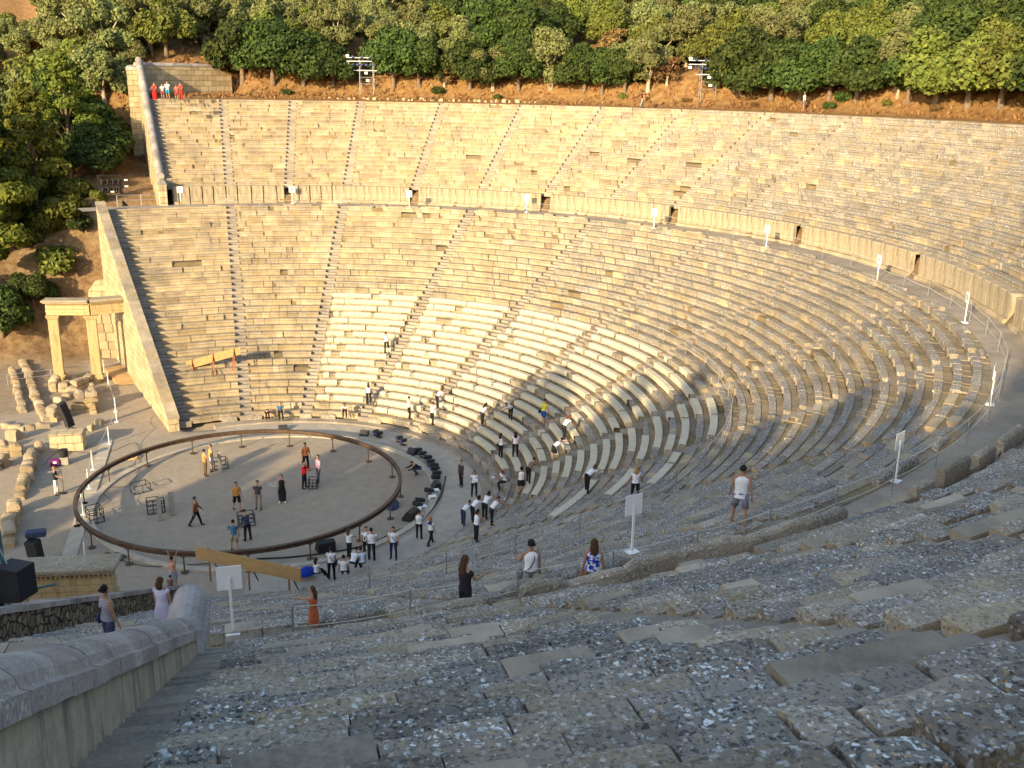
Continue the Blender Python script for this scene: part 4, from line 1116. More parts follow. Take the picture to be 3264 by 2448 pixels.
# ------------------------------------------------------------------ ruins on the left
rnd = random.Random(41)
def rubble_wall(label, pts, h, w_, seed, ends=True):
    root = empty('ruined_wall', (*pts[0], 0), label=label, cat='ruin'); rn = random.Random(seed)
    o = pts[0]; bl = MB()
    for i in range(len(pts)-1):
        a, b = Vector(pts[i]), Vector(pts[i+1]); L = (b-a).length; rz = math.atan2((b-a).y, (b-a).x); s = 0
        while s < L:
            l = rn.uniform(.5, 1.1); 
            for row in range(max(1, int(h/.42))):
                hh = .42*rn.uniform(.85, 1.15); p = a+(b-a)*min(1, (s+l/2)/L)
                if row > 0 and rn.random() < .25: continue
                M = MB()
                rough_block(bl, p.x-o[0]+rn.uniform(-.06, .06), p.y-o[1]+rn.uniform(-.06, .06), row*.40-.05, l*.97, w_*rn.uniform(.8, 1.1), hh, rz+PI/2*0+rn.uniform(-.1, .1)+PI/2, rn.random()*90, (rn.uniform(.42, .6), .4, rn.uniform(.4, .55), 1), amp=.2)
            s += l
    bl.build('masonry', MAT['rubble'], root)
def G(x, y): p = gp(0, 1224, x, y); return (p[0], p[1])
rubble_wall('line of rough stones running down left of the microphone', [G(290, 620), G(230, 850), G(170, 1000)], .9, .7, 1)
rubble_wall('rough stone wall continuing to the lower left in half shade', [G(150, 1080), G(90, 1250), G(70, 1400)], .9, .8, 2)
rubble_wall('sunlit stub of rough masonry at the left edge', [G(0, 620), G(140, 610)], .85, .6, 3)
rubble_wall('short rough wall at the left edge above the roped corner', [G(-60, 760), G(40, 700)], .9, .7, 4)
rubble_wall('tall ruined masonry behind the leaning loudspeaker', [G(440, 330), G(620, 250), G(790, 230)], 1.7, .9, 5)
rubble_wall('low foundation wall running back towards the gate', [G(400, 330), G(300, 120), G(250, -60), G(200, -180)], .8, .7, 6)
rubble_wall('second foundation wall at the left, parallel to the first', [G(200, 250), G(150, 60), G(110, -100)], .8, .6, 7)
rubble_wall('foundation wall across the ruins below the gate', [G(440, 60), G(640, 60), G(790, -10)], .9, .8, 8)
rubble_wall('foundation wall beside the white rope posts', [G(800, 40), G(810, 260)], 1.0, .5, 9)
rubble_wall('low sunlit wall face crossing the ruins at the left edge', [G(-80, 370), G(200, 400), G(390, 380)], .8, .5, 10)
rubble_wall('heap of tumbled blocks under the gate pillars', [gp(0, 612, 480, 1600)[:2], gp(0, 612, 700, 1640)[:2], gp(0, 612, 830, 1650)[:2]], .5, .6, 11)
a, b = G(435, 590), G(725, 575)
mb = MB(); L = math.hypot(b[0]-a[0], b[1]-a[1]); mb.box((L/2, .55, .55), (L, 1.1, 1.3), bev=.02, c=(.62, .1, .6, 1)); o = mb.build('masonry_box', MAT['ashlar'], loc=(*a, 0)); add_uv(o); o.rotation_euler = (0, 0, math.atan2(b[1]-a[1], b[0]-a[0])); tag(o, 'square sunlit masonry block in front of the leaning loudspeaker', 'masonry block')
for i, (x, y, s, lab) in enumerate(((340, 590, .5, 'upright sunlit boulder left of the square masonry block'), (120, 480, .6, 'large sunlit boulder among the ruins'), (190, 470, .35, 'smaller boulder beside the large one'), (30, 560, .5, 'boulder at the left edge above the wall stub'), (860, 350, .4, 'broken stone slab beside the rope post'), (930, 60, .28, 'small loose stone left of the white ramp rail'), (480, 30, .7, 'white-patched boulder on top of the ruins'), (790, 400, .35, 'upright stub of a stone post right of the masonry block'))):
    p = G(x, y); mb = MB(); rough_block(mb, 0, 0, -.03, s*1.5, s*1.1, s*1.3, i, i*7.7, (.55, .5, .5, 1), amp=.25); tag(mb.build('boulder', MAT['rubble'], loc=(*p, 0)), lab, 'boulder')
# timber ramp in front of the gate
A = [gp(0, 612, 905, 1560), gp(0, 612, 1190, 1510), gp(0, 1224, 1040, 40), gp(0, 1224, 1240, 0)]
mb = MB(); mb.grid([[(p[0], p[1], z) for p, z in ((A[0], .42), (A[1], .42))], [(A[3][0]-1.9, A[3][1], .05), (A[3][0], A[3][1], .05)]])
n = len(mb.v); mb.quad([(A[0][0], A[0][1], .42), (A[0][0], A[0][1], 0), (A[3][0]-1.9, A[3][1], 0), (A[3][0]-1.9, A[3][1], .05)]); mb.quad([(A[1][0], A[1][1], 0), (A[1][0], A[1][1], .42), (A[3][0], A[3][1], .05), (A[3][0], A[3][1], 0)])
tag(mb.build('timber_ramp', MAT['ply']), 'plywood ramp leading up to the sunlit gate', 'ramp')
# ------------------------------------------------------------------ people
SKIN = [cloth((.42, .235, .15)), cloth((.36, .19, .12)), cloth((.46, .28, .19))]
MAT['eye'] = simple('eye_dark', (.02, .015, .012), .4)
HAIRC = {'dark': (.018, .013, .010), 'black': (.008, .007, .007), 'brown': (.07, .033, .016), 'red': (.14, .035, .018), 'blond': (.36, .20, .075), 'orange': (.36, .13, .03), 'grey': (.3, .29, .28)}
def rot(v, ax, a): return Matrix.Rotation(a, 3, ax) @ v
def limb_dir(flex, abd, sgn):
    v = Vector((0, 0, -1)); v = rot(v, 'X', R(flex)); v = rot(v, 'Y', R(-abd*sgn)); return v
def person(loc, face, label, H=1.70, lean=0, head=(0, 0), aL=(5, 8, 12), aR=(5, 8, 12), lL=(3, 4, 3), lR=(-3, 4, 3), top=None, sleeve=.5, bottom=('trousers', (.012, .012, .014)),
           shoes=(.02, .02, .02), hair='dark', hlen=0, skin=0, female=False, sit=False, group=None, extra=None, wide=1.0, tlen=0.0, curl=1.0):
    k = H/1.70
    root = empty('person', loc, face, label=label, cat='person', group=group)
    hipw = .095; 
    spine = rot(Vector((0, 0, 1)), 'X', R(-lean)); sp2 = rot(Vector((0, 0, 1)), 'X', R(-lean*1.18)); fwd = rot(Vector((0, 1, 0)), 'X', R(-lean))
    X = Vector((1, 0, 0)); pel = Vector((0, 0, 0))
    waist = pel+spine*.13; chest = waist+spine*.20; neckb = chest+sp2*.17; 
    hdir = rot(rot(Vector((0, 0, 1)), 'X', R(-lean*.55-head[0])), 'Z', 0); neck = neckb+hdir*.075
    hc = neck+hdir*.115+rot(Vector((0, 1, 0)), 'X', R(-lean*.55-head[0]))*.015
    sw = (.185 if not female else .165)*wide
    J = {}
    for s, arm, leg, t in ((-1, aL, lL, 'L'), (1, aR, lR, 'R')):
        sh = neckb-sp2*.035+X*(s*sw); d = limb_dir(arm[0], arm[1], s); el = sh+d*.285
        d2 = limb_dir(arm[0]+arm[2], arm[1]*(1 if arm[2] < 60 else -.6), s); wr = el+d2*.25
        hp = pel+X*(s*hipw); d3 = limb_dir(leg[0], leg[1], s); kn = hp+d3*.43; d4 = limb_dir(leg[0]-leg[2], leg[1]*.6, s); an = kn+d4*.42
        J[t] = dict(sh=sh, el=el, wr=wr, hd=d2, hp=hp, kn=kn, an=an, kd=d4)
    if sit: off = Vector((0, 0, .115))
    else: off = Vector((0, 0, .075-min(J['L']['an'].z, J['R']['an'].z)))
    base = (J['L']['an']+J['R']['an'])/2
    if not sit: off.x -= base.x; off.y -= base.y
    def T(p): return (Vector(p)+off)*k
    # body: one skinned surface from the pelvis outward
    vs, es, rs = [], [], []
    def add(p, r, par=None):
        vs.append(tuple(T(p))); rs.append((r[0]*k, r[1]*k) if hasattr(r, '__len__') else (r*k, r*k))
        if par is not None: es.append((par, len(vs)-1))
        return len(vs)-1
    i0 = add(pel, (.125, .10)); i1 = add(waist, (.115, .088), i0); i2 = add(chest, (.135, .10), i1); i3 = add(neckb-sp2*.03, (.085, .075), i2); i4 = add(neck, (.052, .052), i3)
    i5 = add(hc-hdir*.045, (.070, .076), i4); i6 = add(hc+hdir*.035, (.082, .092), i5); i7 = add(hc+hdir*.09, (.058, .064), i6)
    hf = rot(Vector((0, 1, 0)), 'X', R(-lean*.55-head[0]))
    hf = rot(hf, 'Z', R(head[1]))
    add(hc-hdir*.01+hf*.105, .014, i6)
    ez = hf.cross(hdir).normalized()
    add(hc-hdir*.005+ez*.088, .014, i6); add(hc-hdir*.005-ez*.088, .014, i6)
    for s, t in ((-1, 'L'), (1, 'R')):
        j = J[t]
        a = add(j['sh'], .056, i3); b = add(j['el'], .041, a); c = add(j['wr'], (.026, .026), b)
        hd = j['hd']; side = X*(1 if abs(hd.x) < .9 else 0)+Vector((0, 0, 1))*(0 if abs(hd.x) < .9 else 1)
        fl = hd.cross(side).normalized()
        pm = add(j['wr']+hd*.055, (.032, .020), c)
        for q_, (o_, ln) in enumerate(((-.027, .058), (-.009, .072), (.009, .068), (.027, .052))):
            f1 = add(j['wr']+hd*.10+side*o_, .0095, pm); bend = (hd*.75+fl*(.5*curl)).normalized(); add(j['wr']+hd*.10+side*o_*1.1+bend*ln, .0075, f1)
        th = add(j['wr']+hd*.05-side*(.045*s), .010, pm); add(j['wr']+hd*.09-side*(.055*s)+fl*.015, .008, th)
        h_ = add(j['hp'], .088, i0); kn = add(j['kn'], .057, h_); an = add(j['an'], .038, kn)
        toe = Vector((0, 1, 0)); toe = rot(toe, 'Z', R(-6*s))
        if sit and False: pass
        f = add(j['an']+Vector((0, 0, -.045))+toe*.06, (.036, .032), an); add(j['an']+Vector((0, 0, -.05))+toe*.15, (.030, .022), f)
    me = bpy.data.meshes.new('body'); me.from_pydata(vs, es, []); o = bpy.data.objects.new('tmp', me); col.objects.link(o)
    md = o.modifiers.new('s', 'SKIN'); 
    for i, r in enumerate(rs): me.skin_vertices[0].data[i].radius = r
    for i in range(len(vs)): me.skin_vertices[0].data[i].use_root = (i == 0)
    md.branch_smoothing = 0.4
    sb = o.modifiers.new('d', 'SUBSURF'); sb.levels = 1; sb.render_levels = 1
    bpy.context.view_layer.update()
    dg = bpy.context.evaluated_depsgraph_get(); ev = o.evaluated_get(dg); m2 = bpy.data.meshes.new_from_object(ev)
    bpy.data.objects.remove(o); bpy.data.meshes.remove(me)
    m2.name = 'body'; m2.materials.clear(); m2.materials.append(SKIN[skin]); m2.polygons.foreach_set('use_smooth', [True]*len(m2.polygons))
    body = bpy.data.objects.new('body', m2); col.objects.link(body); body.parent = root
    # hair
    mb = MB(); H0 = T(hc+hdir*.025-hf*.018); up = hdir; 
    rows = []
    for i in range(7):
        a = -PI*.16+PI*.64*i/6; row = []
        for q_ in range(14):
            b = 2*PI*q_/14; dd = ez*math.cos(b)+hf*math.sin(b)
            sb_ = math.sin(b); cut = -.4 if sb_ < 0 else (-.1 if sb_ < .3 else .75*sb_)
            dd = ez*math.cos(b)*.97+hf*sb_*(.86 if sb_ > 0 else 1.05)
            aa = max(a, cut); row.append(tuple(H0+(dd*math.cos(aa)*.097+up*math.sin(aa)*.108)*k*(1+.03*math.sin(5*b+i))))
        rows.append(row)
    mb.grid(rows, closed=True); mb.f.append(tuple(len(mb.v)-14+i for i in range(14))); mb.m.append(0)
    if hlen > 0:
        rows = []; p = Vector(H0)-hf*.03*k; bd = (-fwd if lean < 50 else -fwd)
        for i in range(7):
            f = i/6; dd = Vector((0, 0, -1)) if lean > 40 else -spine
            c_ = p+dd*(hlen*f*k)-hf*(.055*k*math.sin(min(1, f*2)*PI/2)); w_ = (.085+.03*math.sin(f*PI))*(1-.35*f*f)*k; th = (.06-.03*f)*k
            rows.append([tuple(c_+ez*(w_*math.cos(b))-hf*(th*math.sin(b))) for b in [2*PI*q_/10 for q_ in range(10)]])
        mb.grid(rows, closed=True, caps=True)
    mb.build('hair', cloth(HAIRC[hair]), root, smooth=True)
    mb = MB()
    for s in (-1, 1): mb.ball(tuple(T(hc+hdir*.012+hf*.086+ez*(.032*s))), .012*k, 6)
    mb.build('eyes', MAT['eye'], root)
    # clothes
    def loft(mb, secs, n=14, caps=False):
        rows = []
        for (c_, ax, ay, w_, d_) in secs:
            rows.append([tuple(T(c_+ax*(w_*math.cos(2*PI*i/n))+ay*(d_*math.sin(2*PI*i/n)))) for i in range(n)])
        mb.grid(rows, closed=True, caps=caps)
    def tubeT(mb, pts, rads, n=10):
        mb.tube([T(p) for p in pts], [r*k for r in rads], n)
    if top is not None:
        mb = MB(); fx = 1.0
        secs = [(pel+spine*(.02-tlen), X, fwd, .175*wide, .135), (waist-spine*.02, X, fwd, .150*wide, .118), (waist+spine*.08, X, fwd, .152*wide, .118), (chest, X, fwd, .178*wide, .132 if not female else .142), (chest+sp2*.09, X, fwd, .182*wide, .118), (neckb-sp2*.025, X, fwd, .145*wide, .085), (neckb+sp2*.012, X, fwd, .075, .062)]
        loft(mb, secs)
        if sleeve > 0:
            for t in 'LR':
                j = J[t]; e = j['sh']+(j['el']-j['sh'])*min(1, sleeve*1.0 if sleeve <= 1 else 1)
                pts = [j['sh']-X*(.03 if t == 'R' else -.03), j['sh']+(j['el']-j['sh'])*.15, e]; rads = [.060, .066, .058]
                if sleeve > 1: pts += [j['el']+(j['wr']-j['el'])*(sleeve-1)]; rads[-1] = .050; rads += [.038]
                tubeT(mb, pts, rads)
        mb.build('shirt', cloth(top) if not isinstance(top, bpy.types.Material) else top, root, smooth=True)
    kind, bc = bottom[0], bottom[1]
    bm = cloth(bc) if not isinstance(bc, bpy.types.Material) else bc
    mb = MB()
    if kind in ('trousers', 'shorts'):
        loft(mb, [(pel+spine*.10, X, fwd, .148, .115), (pel+spine*.02, X, fwd, .168, .128), (pel-spine*.05, X, fwd, .165, .125)], caps=True)
        for t in 'LR':
            j = J[t]
            if kind == 'trousers': tubeT(mb, [j['hp']+Vector((0, 0, .02)), j['hp']+(j['kn']-j['hp'])*.3, j['kn'], j['kn']+(j['an']-j['kn'])*.5, j['an']+(j['kn']-j['an'])*.03], [.095, .094, .069, .062, .056])
            else: tubeT(mb, [j['hp']+Vector((0, 0, .02)), j['hp']+(j['kn']-j['hp'])*.35, j['hp']+(j['kn']-j['hp'])*.92], [.097, .100, .092])
        mb.build('trousers' if kind == 'trousers' else 'shorts', bm, root, smooth=True)
    elif kind in ('skirt', 'longskirt', 'dress'):
        f = {'skirt': .85, 'dress': 1.0, 'longskirt': 1.85}[kind]
        mid = lambda a: (J['L'][a]+J['R'][a])/2
        sp = (J['L']['kn']-J['R']['kn']).length/2
        secs = [(pel+spine*.10, X, fwd, .148, .115), (pel, X, fwd, .176, .135)]
        kn = mid('hp')+(mid('kn')-mid('hp'))*min(1, f); dirk = (mid('kn')-mid('hp')).normalized(); ayk = X.cross(dirk).normalized()
        secs.append(((pel+kn)/2, X, ayk, .10+sp*.6+.06, .15)); secs.append((kn, X, ayk, max(.18, sp+.10), .16))
        if f > 1.2:
            an = mid('kn')+(mid('an')-mid('kn'))*.88; secs.append((an, X, Vector((0, 1, 0)), max(.20, sp*.8+.1), .18))
        loft(mb, secs); mb.build('skirt' if kind != 'dress' else 'dress_skirt', bm, root, smooth=True)
    if shoes:
        mb = MB()
        for t, s in (('L', -1), ('R', 1)):
            j = J[t]; toe = rot(Vector((0, 1, 0)), 'Z', R(-6*s)); a = j['an']
            tubeT(mb, [a+toe*(-.05)+Vector((0, 0, -.035)), a+toe*.02+Vector((0, 0, -.03)), a+toe*.09+Vector((0, 0, -.045)), a+toe*.17+Vector((0, 0, -.052))], [.032, .045, .040, .026], 8)
        mb.build('shoes', cloth(shoes), root, smooth=True)
    if extra: extra(root, T, J, dict(neckb=neckb, chest=chest, waist=waist, pel=pel, X=X, fwd=fwd, sp=spine, sw=sw, hc=hc, k=k))
    return root
def strap_bag(colr=(.015, .015, .018), side=1, size=.16):
    def f(root, T, J, b):
        mb = MB(); s = side; X, f_ = b['X'], b['fwd']
        pts = [b['neckb']-X*(.10*s)-f_*.02, b['chest']-f_*.145-X*(.03*s), b['waist']-f_*.13+X*(.08*s), b['pel']+X*(.20*s)+b['sp']*.02]
        pt2 = [b['neckb']-X*(.10*s)-f_*.02, b['chest']+f_*.155-X*(.03*s), b['waist']+f_*.14+X*(.08*s), b['pel']+X*(.20*s)+b['sp']*.02]
        mb.tube([T(p) for p in pts], .014, 6); mb.tube([T(p) for p in pt2], .014, 6)
        c = T(b['pel']+X*(.235*s)-b['sp']*.05); mb.box(tuple(c), (.09, size*1.5, size*1.2), bev=.02); mb.build('shoulder_bag', cloth(colr), root)
    return f
def hold(colr, size, kind='box'):
    def f(root, T, J, b):
        c = (T(J['L']['wr']+J['L']['hd']*.1)+T(J['R']['wr']+J['R']['hd']*.1))/2; mb = MB(); mb.box(tuple(c), size, bev=.01); mb.build('held_paper', cloth(colr), root)
    return f
# fabrics with a pattern of their own
def fabric(name, a, b, kind, scale):
    m, nt, bs = newmat(name, .85, .1); tc = N(nt, 'ShaderNodeTexCoord')
    if kind == 'v': w_ = tex(nt, 'ShaderNodeTexWave', scale, tc.outputs['Object']); w_.bands_direction = 'X'
    elif kind == 'h': w_ = tex(nt, 'ShaderNodeTexWave', scale, tc.outputs['Object']); w_.bands_direction = 'Z'
    else: w_ = tex(nt, 'ShaderNodeTexNoise', scale, tc.outputs['Object'], Detail=2.0)
    o = w_.outputs['Fac'] if kind != 'flower' else w_.outputs['Fac']
    r = ramp(nt, o, [(.47, 0.0), (.53, 1.0)]); nt.links.new(mix(nt, r.outputs[0], a, b), bs.inputs['Base Color']); return m
F_FLOWER = fabric('blue_flower_print', (.62, .64, .62), (.02, .04, .42), 'flower', 9)
F_STRIPE = fabric('navy_white_stripes', (.50, .50, .52), (.03, .03, .10), 'h', 14)
F_CHECK = fabric('striped_shorts_cloth', (.40, .38, .42), (.04, .035, .12), 'v', 9)
WH = (.72, .73, .76); BK = (.012, .012, .014); TR = ('trousers', BK); SK = ('skirt', BK)
def A(cx, cy, x, y): return q(cx, cy, x, y)
def az(d): return R(-d)         # facing: degrees clockwise from +Y (away from the camera is about 20)
OR = lambda x, y: un(x, y, 0.0)
def P(x, y, face, label, orch=False, z=None, **kw):
    p = OR(x, y) if orch else (un(x, y, z) if z is not None else stand(x, y))
    return person(tuple(p), az(face), label, **kw)
c1 = lambda x, y: q(0, 1224, x, y)
c2 = lambda x, y: q(816, 1224, x, y)
c3 = lambda x, y: q(1632, 1224, x, y)
c6 = lambda x, y: q(816, 612, x, y)
# on the orchestra floor
P(*c1(490, 955), 95, 'man in a black T-shirt and white trousers at the microphone', True, top=(.015, .015, .018), bottom=('trousers', (.66, .60, .50)), hair='orange', aR=(35, 5, 50), aL=(10, 6, 20), H=1.74)
P(*c1(1775, 795), 60, 'man in an ochre tank top and brown trousers, left of two talking', True, top=(.38, .22, .07), sleeve=0, bottom=('trousers', (.14, .085, .04)), aR=(12, 8, 20), H=1.74)
P(*c1(1835, 750), 250, 'man in a yellow tank top and light shorts beside the propped plank', True, top=(.42, .28, .06), sleeve=0, bottom=('shorts', (.42, .44, .48)), H=1.74)
P(*c1(1690, 1228), 100, 'man in a rust shirt striding forward on the shaded floor', True, top=(.26, .085, .03), sleeve=2, lL=(18, 3, 4), lR=(-22, 3, 8), aL=(20, 5, 25), aR=(-15, 5, 15), H=1.76)
P(*c1(2050, 1092), 165, 'man in an orange T-shirt and black shorts walking in the shade', True, top=(.55, .24, .05), bottom=('shorts', BK), lL=(14, 3, 5), lR=(-14, 3, 10), H=1.76)
P(*c2(25, 1082), 200, 'man in a dark grey T-shirt and khaki trousers', True, top=(.05, .055, .07), bottom=('trousers', (.22, .20, .15)), H=1.76)
P(*c1(2030, 1440), 10, 'man in a blue T-shirt and khaki shorts behind the near side of the ring', True, top=(.05, .14, .26), bottom=('shorts', (.32, .27, .19)), aL=(5, 30, 70), H=1.76, lL=(8, 6, 0), lR=(-6, 6, 0))
P(*c1(2145, 1352), 330, 'man in navy looking down beside the rack frame', True, top=(.035, .045, .08), sleeve=2, head=(30, 0), lean=8, aR=(35, 5, 70), H=1.76)
P(*c2(432, 745), 160, 'man in an orange shirt standing behind the red hoodie', True, top=(.60, .20, .06), sleeve=1, H=1.84)
P(*c2(418, 900), 120, 'man in a red hoodie with folded arms', True, top=(.45, .008, .01), sleeve=2, aL=(30, 2, 95), aR=(30, 2, 95), H=1.74, wide=1.1)
P(*c2(540, 848), 250, 'man in a pink shirt and blue jeans', True, top=(.72, .42, .52), sleeve=2, bottom=('trousers', (.055, .07, .13)), lL=(8, 3, 2), H=1.76)
P(*c2(230, 1022), 190, 'woman in a long black dress and white shoes on the stage floor', True, top=BK, sleeve=0, bottom=('longskirt', BK), shoes=(.8, .8, .8), hlen=.12, female=True, H=1.72)
P(*c2(1775, 885), 250, 'man in a dark jacket standing alone on the paved walk', True, top=(.035, .035, .04), sleeve=2, hair='brown', aL=(2, 3, 5), aR=(2, 3, 5), H=1.72)
P(*c2(1395, 790), 260, 'person in black crouching at the right edge of the ring', True, top=BK, sleeve=2, bottom=('trousers', (.05, .07, .12)), lean=55, lL=(95, 8, 130), lR=(75, 8, 120), aL=(55, 5, 30), aR=(60, 5, 25))
# cushion crew in white tops
def W(x, y, face, label, **kw):
    kw.setdefault('top', WH); kw.setdefault('female', True); kw.setdefault('H', 1.64); kw.setdefault('skin', 1)
    if kw['top'] is None: kw['top'] = WH
    return P(x, y, face, label, **kw)
BEND = dict(lean=62, aL=(75, 5, 12), aR=(82, 5, 5), head=(-5, 0), lL=(10, 6, 6), lR=(-4, 6, 4))
def mk(**k): d = dict(BEND); d.update(k); return d
W(*c6(612, 1338), 60, 'woman bending over the cushions beside the far stairway, black trousers', **mk(lL=(40, 5, 30), lR=(-20, 5, 2), hair='red', sleeve=.4))
W(*c6(1130, 1392), 0, 'person in white tee and black trousers in the middle of the sunlit cushions', lean=25, aL=(40, 5, 20), aR=(45, 5, 20), hair='dark')
W(*c2(607, 138), 90, 'woman in a white vest standing at the left end of the sunlit rows', sleeve=0, aR=(55, 5, 30), lL=(8, 5, 2), hair='dark', hlen=.2)
W(*c2(885, 88), 60, 'person in black bending between two women on the sunlit rows', **mk(top=BK, lL=(25, 8, 8), lR=(-20, 8, 2)))
W(*c2(975, 180), 10, 'long-haired woman in a white top seen from behind, by the fourth stairway', hlen=.42, hair='brown', sleeve=.4, lR=(-12, 4, 15))
W(*c2(1290, 138), 255, 'woman in a white tee bending low to the left, sunlit rows', **mk(hair='black', hlen=.25))
W(*c2(1322, 300), 80, 'woman in a white tank top at the left of the trio on the lower steps', sleeve=0, aR=(55, 5, 40), hair='dark')
W(*c2(1395, 308), 15, 'black-haired woman with a white cloth round her waist, middle of the trio', top=BK, sleeve=1, hair='black', hlen=.4, bottom=('trousers', BK), extra=lambda root, T, J, b: (lambda mb: (mb.grid([[tuple(T(b['pel']+b['X']*(.19*math.cos(i*PI/7))+b['fwd']*(.15*math.sin(i*PI/7))+b['sp']*h_)) for i in range(14)] for h_ in (.06, -.16)], closed=True), mb.build('waist_cloth', cloth(WH), root)))(MB()))
W(*c2(1520, 352), 70, 'woman in a white top and black trousers in front of the trio', hair='dark', aR=(50, 5, 40), lean=10)
W(*c2(1565, 208), 75, 'woman in white bending to the right above the trio', **mk(lean=50, hair='brown', hlen=.3, sleeve=.4, aR=(60, 5, 10)))
W(*c2(1955, 355), 65, 'woman in a white vest leaning forward where the shade begins', **mk(lean=38, sleeve=0, hair='dark', hlen=.35, aL=(40, 3, 30), aR=(45, 3, 30)))
W(*c2(2200, 310), 235, 'person in a white tee bending to the left in the shaded rows', **mk(hair='black'))
P(*c3(268, 352), 60, 'man in a yellow shirt and blue shorts with a black shoulder bag', top=(.62, .56, .05), bottom=('shorts', (.015, .07, .36)), lean=18, extra=strap_bag(side=-1, size=.2), lL=(20, 4, 25), H=1.74, skin=1)
W(*c3(448, 478), 75, 'red-haired woman in a white top bending towards the sunlit edge', **mk(lean=40, hair='red', hlen=.25, aL=(60, 3, 10), aR=(40, 3, 10), sleeve=.4))
W(*c3(360, 662), 80, 'person in a white tee and black knee skirt bending to the right', **mk(bottom=SK, hair='dark', aR=(70, 3, 3)))
W(*c3(28, 632), 15, 'woman in a white top with her hand on her hip, long dark hair', hlen=.4, aR=(10, 45, 75), sleeve=.3)
W(*c2(2112, 640), 60, 'woman in a white tank top carrying a black bag in the crook of her arm', hlen=.35, sleeve=0, extra=strap_bag(side=-1), aR=(20, 10, 70))
W(*c3(130, 672), 270, 'woman in a white dress sitting with raised knees, red-brown hair', hair='red', hlen=.25, sit=True, lL=(120, 5, 90), lR=(110, 5, 85), bottom=TR, lean=-12, aL=(60, 5, 25), aR=(55, 5, 25), sleeve=0)
W(*c2(2150, 850), 270, 'woman in white sitting down with a paper on the near cushions', hlen=.3, sit=True, lL=(80, 8, 85), lR=(70, 8, 80), lean=22, sleeve=.4, hair='red', aL=(50, 2, 50), aR=(50, 2, 50), extra=hold((.75, .75, .72), (.22, .15, .02)))
W(*c3(78, 952), 10, 'woman in a white vest and short black skirt seen from behind', sleeve=0, bottom=('skirt', BK), hair='black', hlen=.08)
W(*c3(140, 855), 60, 'woman with a white cap bending behind the short skirt', **mk(lean=55, top=(.2, .12, .09)))
W(*c2(1885, 970), 190, 'woman in white holding a folded cloth beside the first row', hlen=.25, hair='brown', aL=(35, 3, 75), aR=(35, 3, 75), sleeve=.4, extra=hold((.75, .75, .75), (.30, .2, .12)), lL=(6, 4, 5))
W(*c3(645, 930), 70, 'woman in a white tee bending over a long row of cushions, brown hair hanging', **mk(hlen=.35, hair='brown', lL=(6, 5, 2)))
W(*c3(1060, 1018), 15, 'blond woman in a white tee and black trousers seen from behind', hair='blond', hlen=.28, aL=(-5, 18, 25), aR=(5, 22, 35), sleeve=.35, lL=(10, 3, 12))
W(*c2(1900, 1358), 75, 'woman in a white vest working at the near end of the cushions', sleeve=0, hlen=.15, aR=(35, 4, 45), aL=(20, 4, 30), lean=8)
W(*c2(1790, 1222), 60, 'woman in a white tee bending, leftmost of four on the near rows', **mk(bottom=('trousers', (.03, .04, .09))))
W(*c2(1870, 1190), 70, 'dark-haired woman bending just behind the leftmost one', **mk(hair='black', hlen=.35, lean=52))
W(*c2(1975, 1165), 50, 'woman in white reaching down with long dark hair, third of four', **mk(hair='black', hlen=.3, lean=48, sleeve=.3))
W(*c2(2035, 1210), 80, 'woman in a white tank top stretching right, rightmost of four', **mk(lean=45, sleeve=0, hair='brown', aR=(70, 3, 3)))
P(*c2(1410, 1338), 30, 'person in a white tank top with a light shoulder bag on the paved walk', True, top=WH, sleeve=0, female=True, H=1.66, aR=(60, 5, 90), extra=strap_bag((.5, .5, .5), side=-1))
P(*c2(1505, 1390), 60, 'orange-haired woman with a navy scarf walking on the paved walk', True, top=WH, sleeve=.4, female=True, H=1.64, hair='orange', hlen=.15, lL=(22, 3, 10), lR=(-20, 3, 12), extra=lambda root, T, J, b: (lambda mb: (mb.grid([[tuple(T(b['neckb']+b['X']*(w_*math.cos(i*PI/6))+b['fwd']*(w_*.8*math.sin(i*PI/6))+b['sp']*h_)) for i in range(12)] for w_, h_ in ((.09, .05), (.21, -.12))], closed=True), mb.build('scarf', cloth((.02, .03, .12)), root)))(MB()))
P(*c2(1190, 1508), 205, 'man in a white shirt with a lanyard and blue pouch, arms at his sides', top=WH, sleeve=.6, bottom=('trousers', (.02, .03, .07)), H=1.78, aL=(5, 14, 25), aR=(5, 14, 25), extra=strap_bag((.02, .04, .22), side=-1))
P(*c2(1000, 1522), 20, 'broad man in a white tee and black trousers, hands on hips, from behind', top=WH, H=1.78, wide=1.15, aL=(-10, 28, 60), aR=(-10, 28, 60), skin=1)
P(*c2(958, 1490), 200, 'dark-haired person half hidden behind the broad man', top=WH, H=1.68, aL=(30, 2, 60))
P(*c2(805, 1500), 60, 'curly-haired woman in a white tee gesturing with one arm', top=WH, female=True, hlen=.38, hair='brown', aR=(55, 10, 25), sleeve=.4, H=1.62)
P(*c2(655, 1690), 15, 'standing woman in a white tee with a black bag across her back', top=WH, female=True, sleeve=.45, H=1.74, hlen=.05, aL=(25, 22, 30), extra=strap_bag(side=1, size=.2), skin=1)
P(*c2(525, 1640), 60, 'long-haired girl sitting beside the blue bag', top=WH, female=True, hlen=.3, sit=True, lL=(85, 6, 60), lR=(80, 6, 55), H=1.6, z=.75, sleeve=.4)
P(*c2(760, 1625), 15, 'person in a white tee sitting with back to us in the group', top=WH, sit=True, lL=(85, 8, 70), lR=(85, 8, 70), H=1.7, z=.95)
P(*c2(835, 1560), 40, 'person in white leaning forward in the middle of the seated group', top=WH, sit=True, lean=40, lL=(85, 8, 70), lR=(85, 8, 70), z=.75, H=1.7)
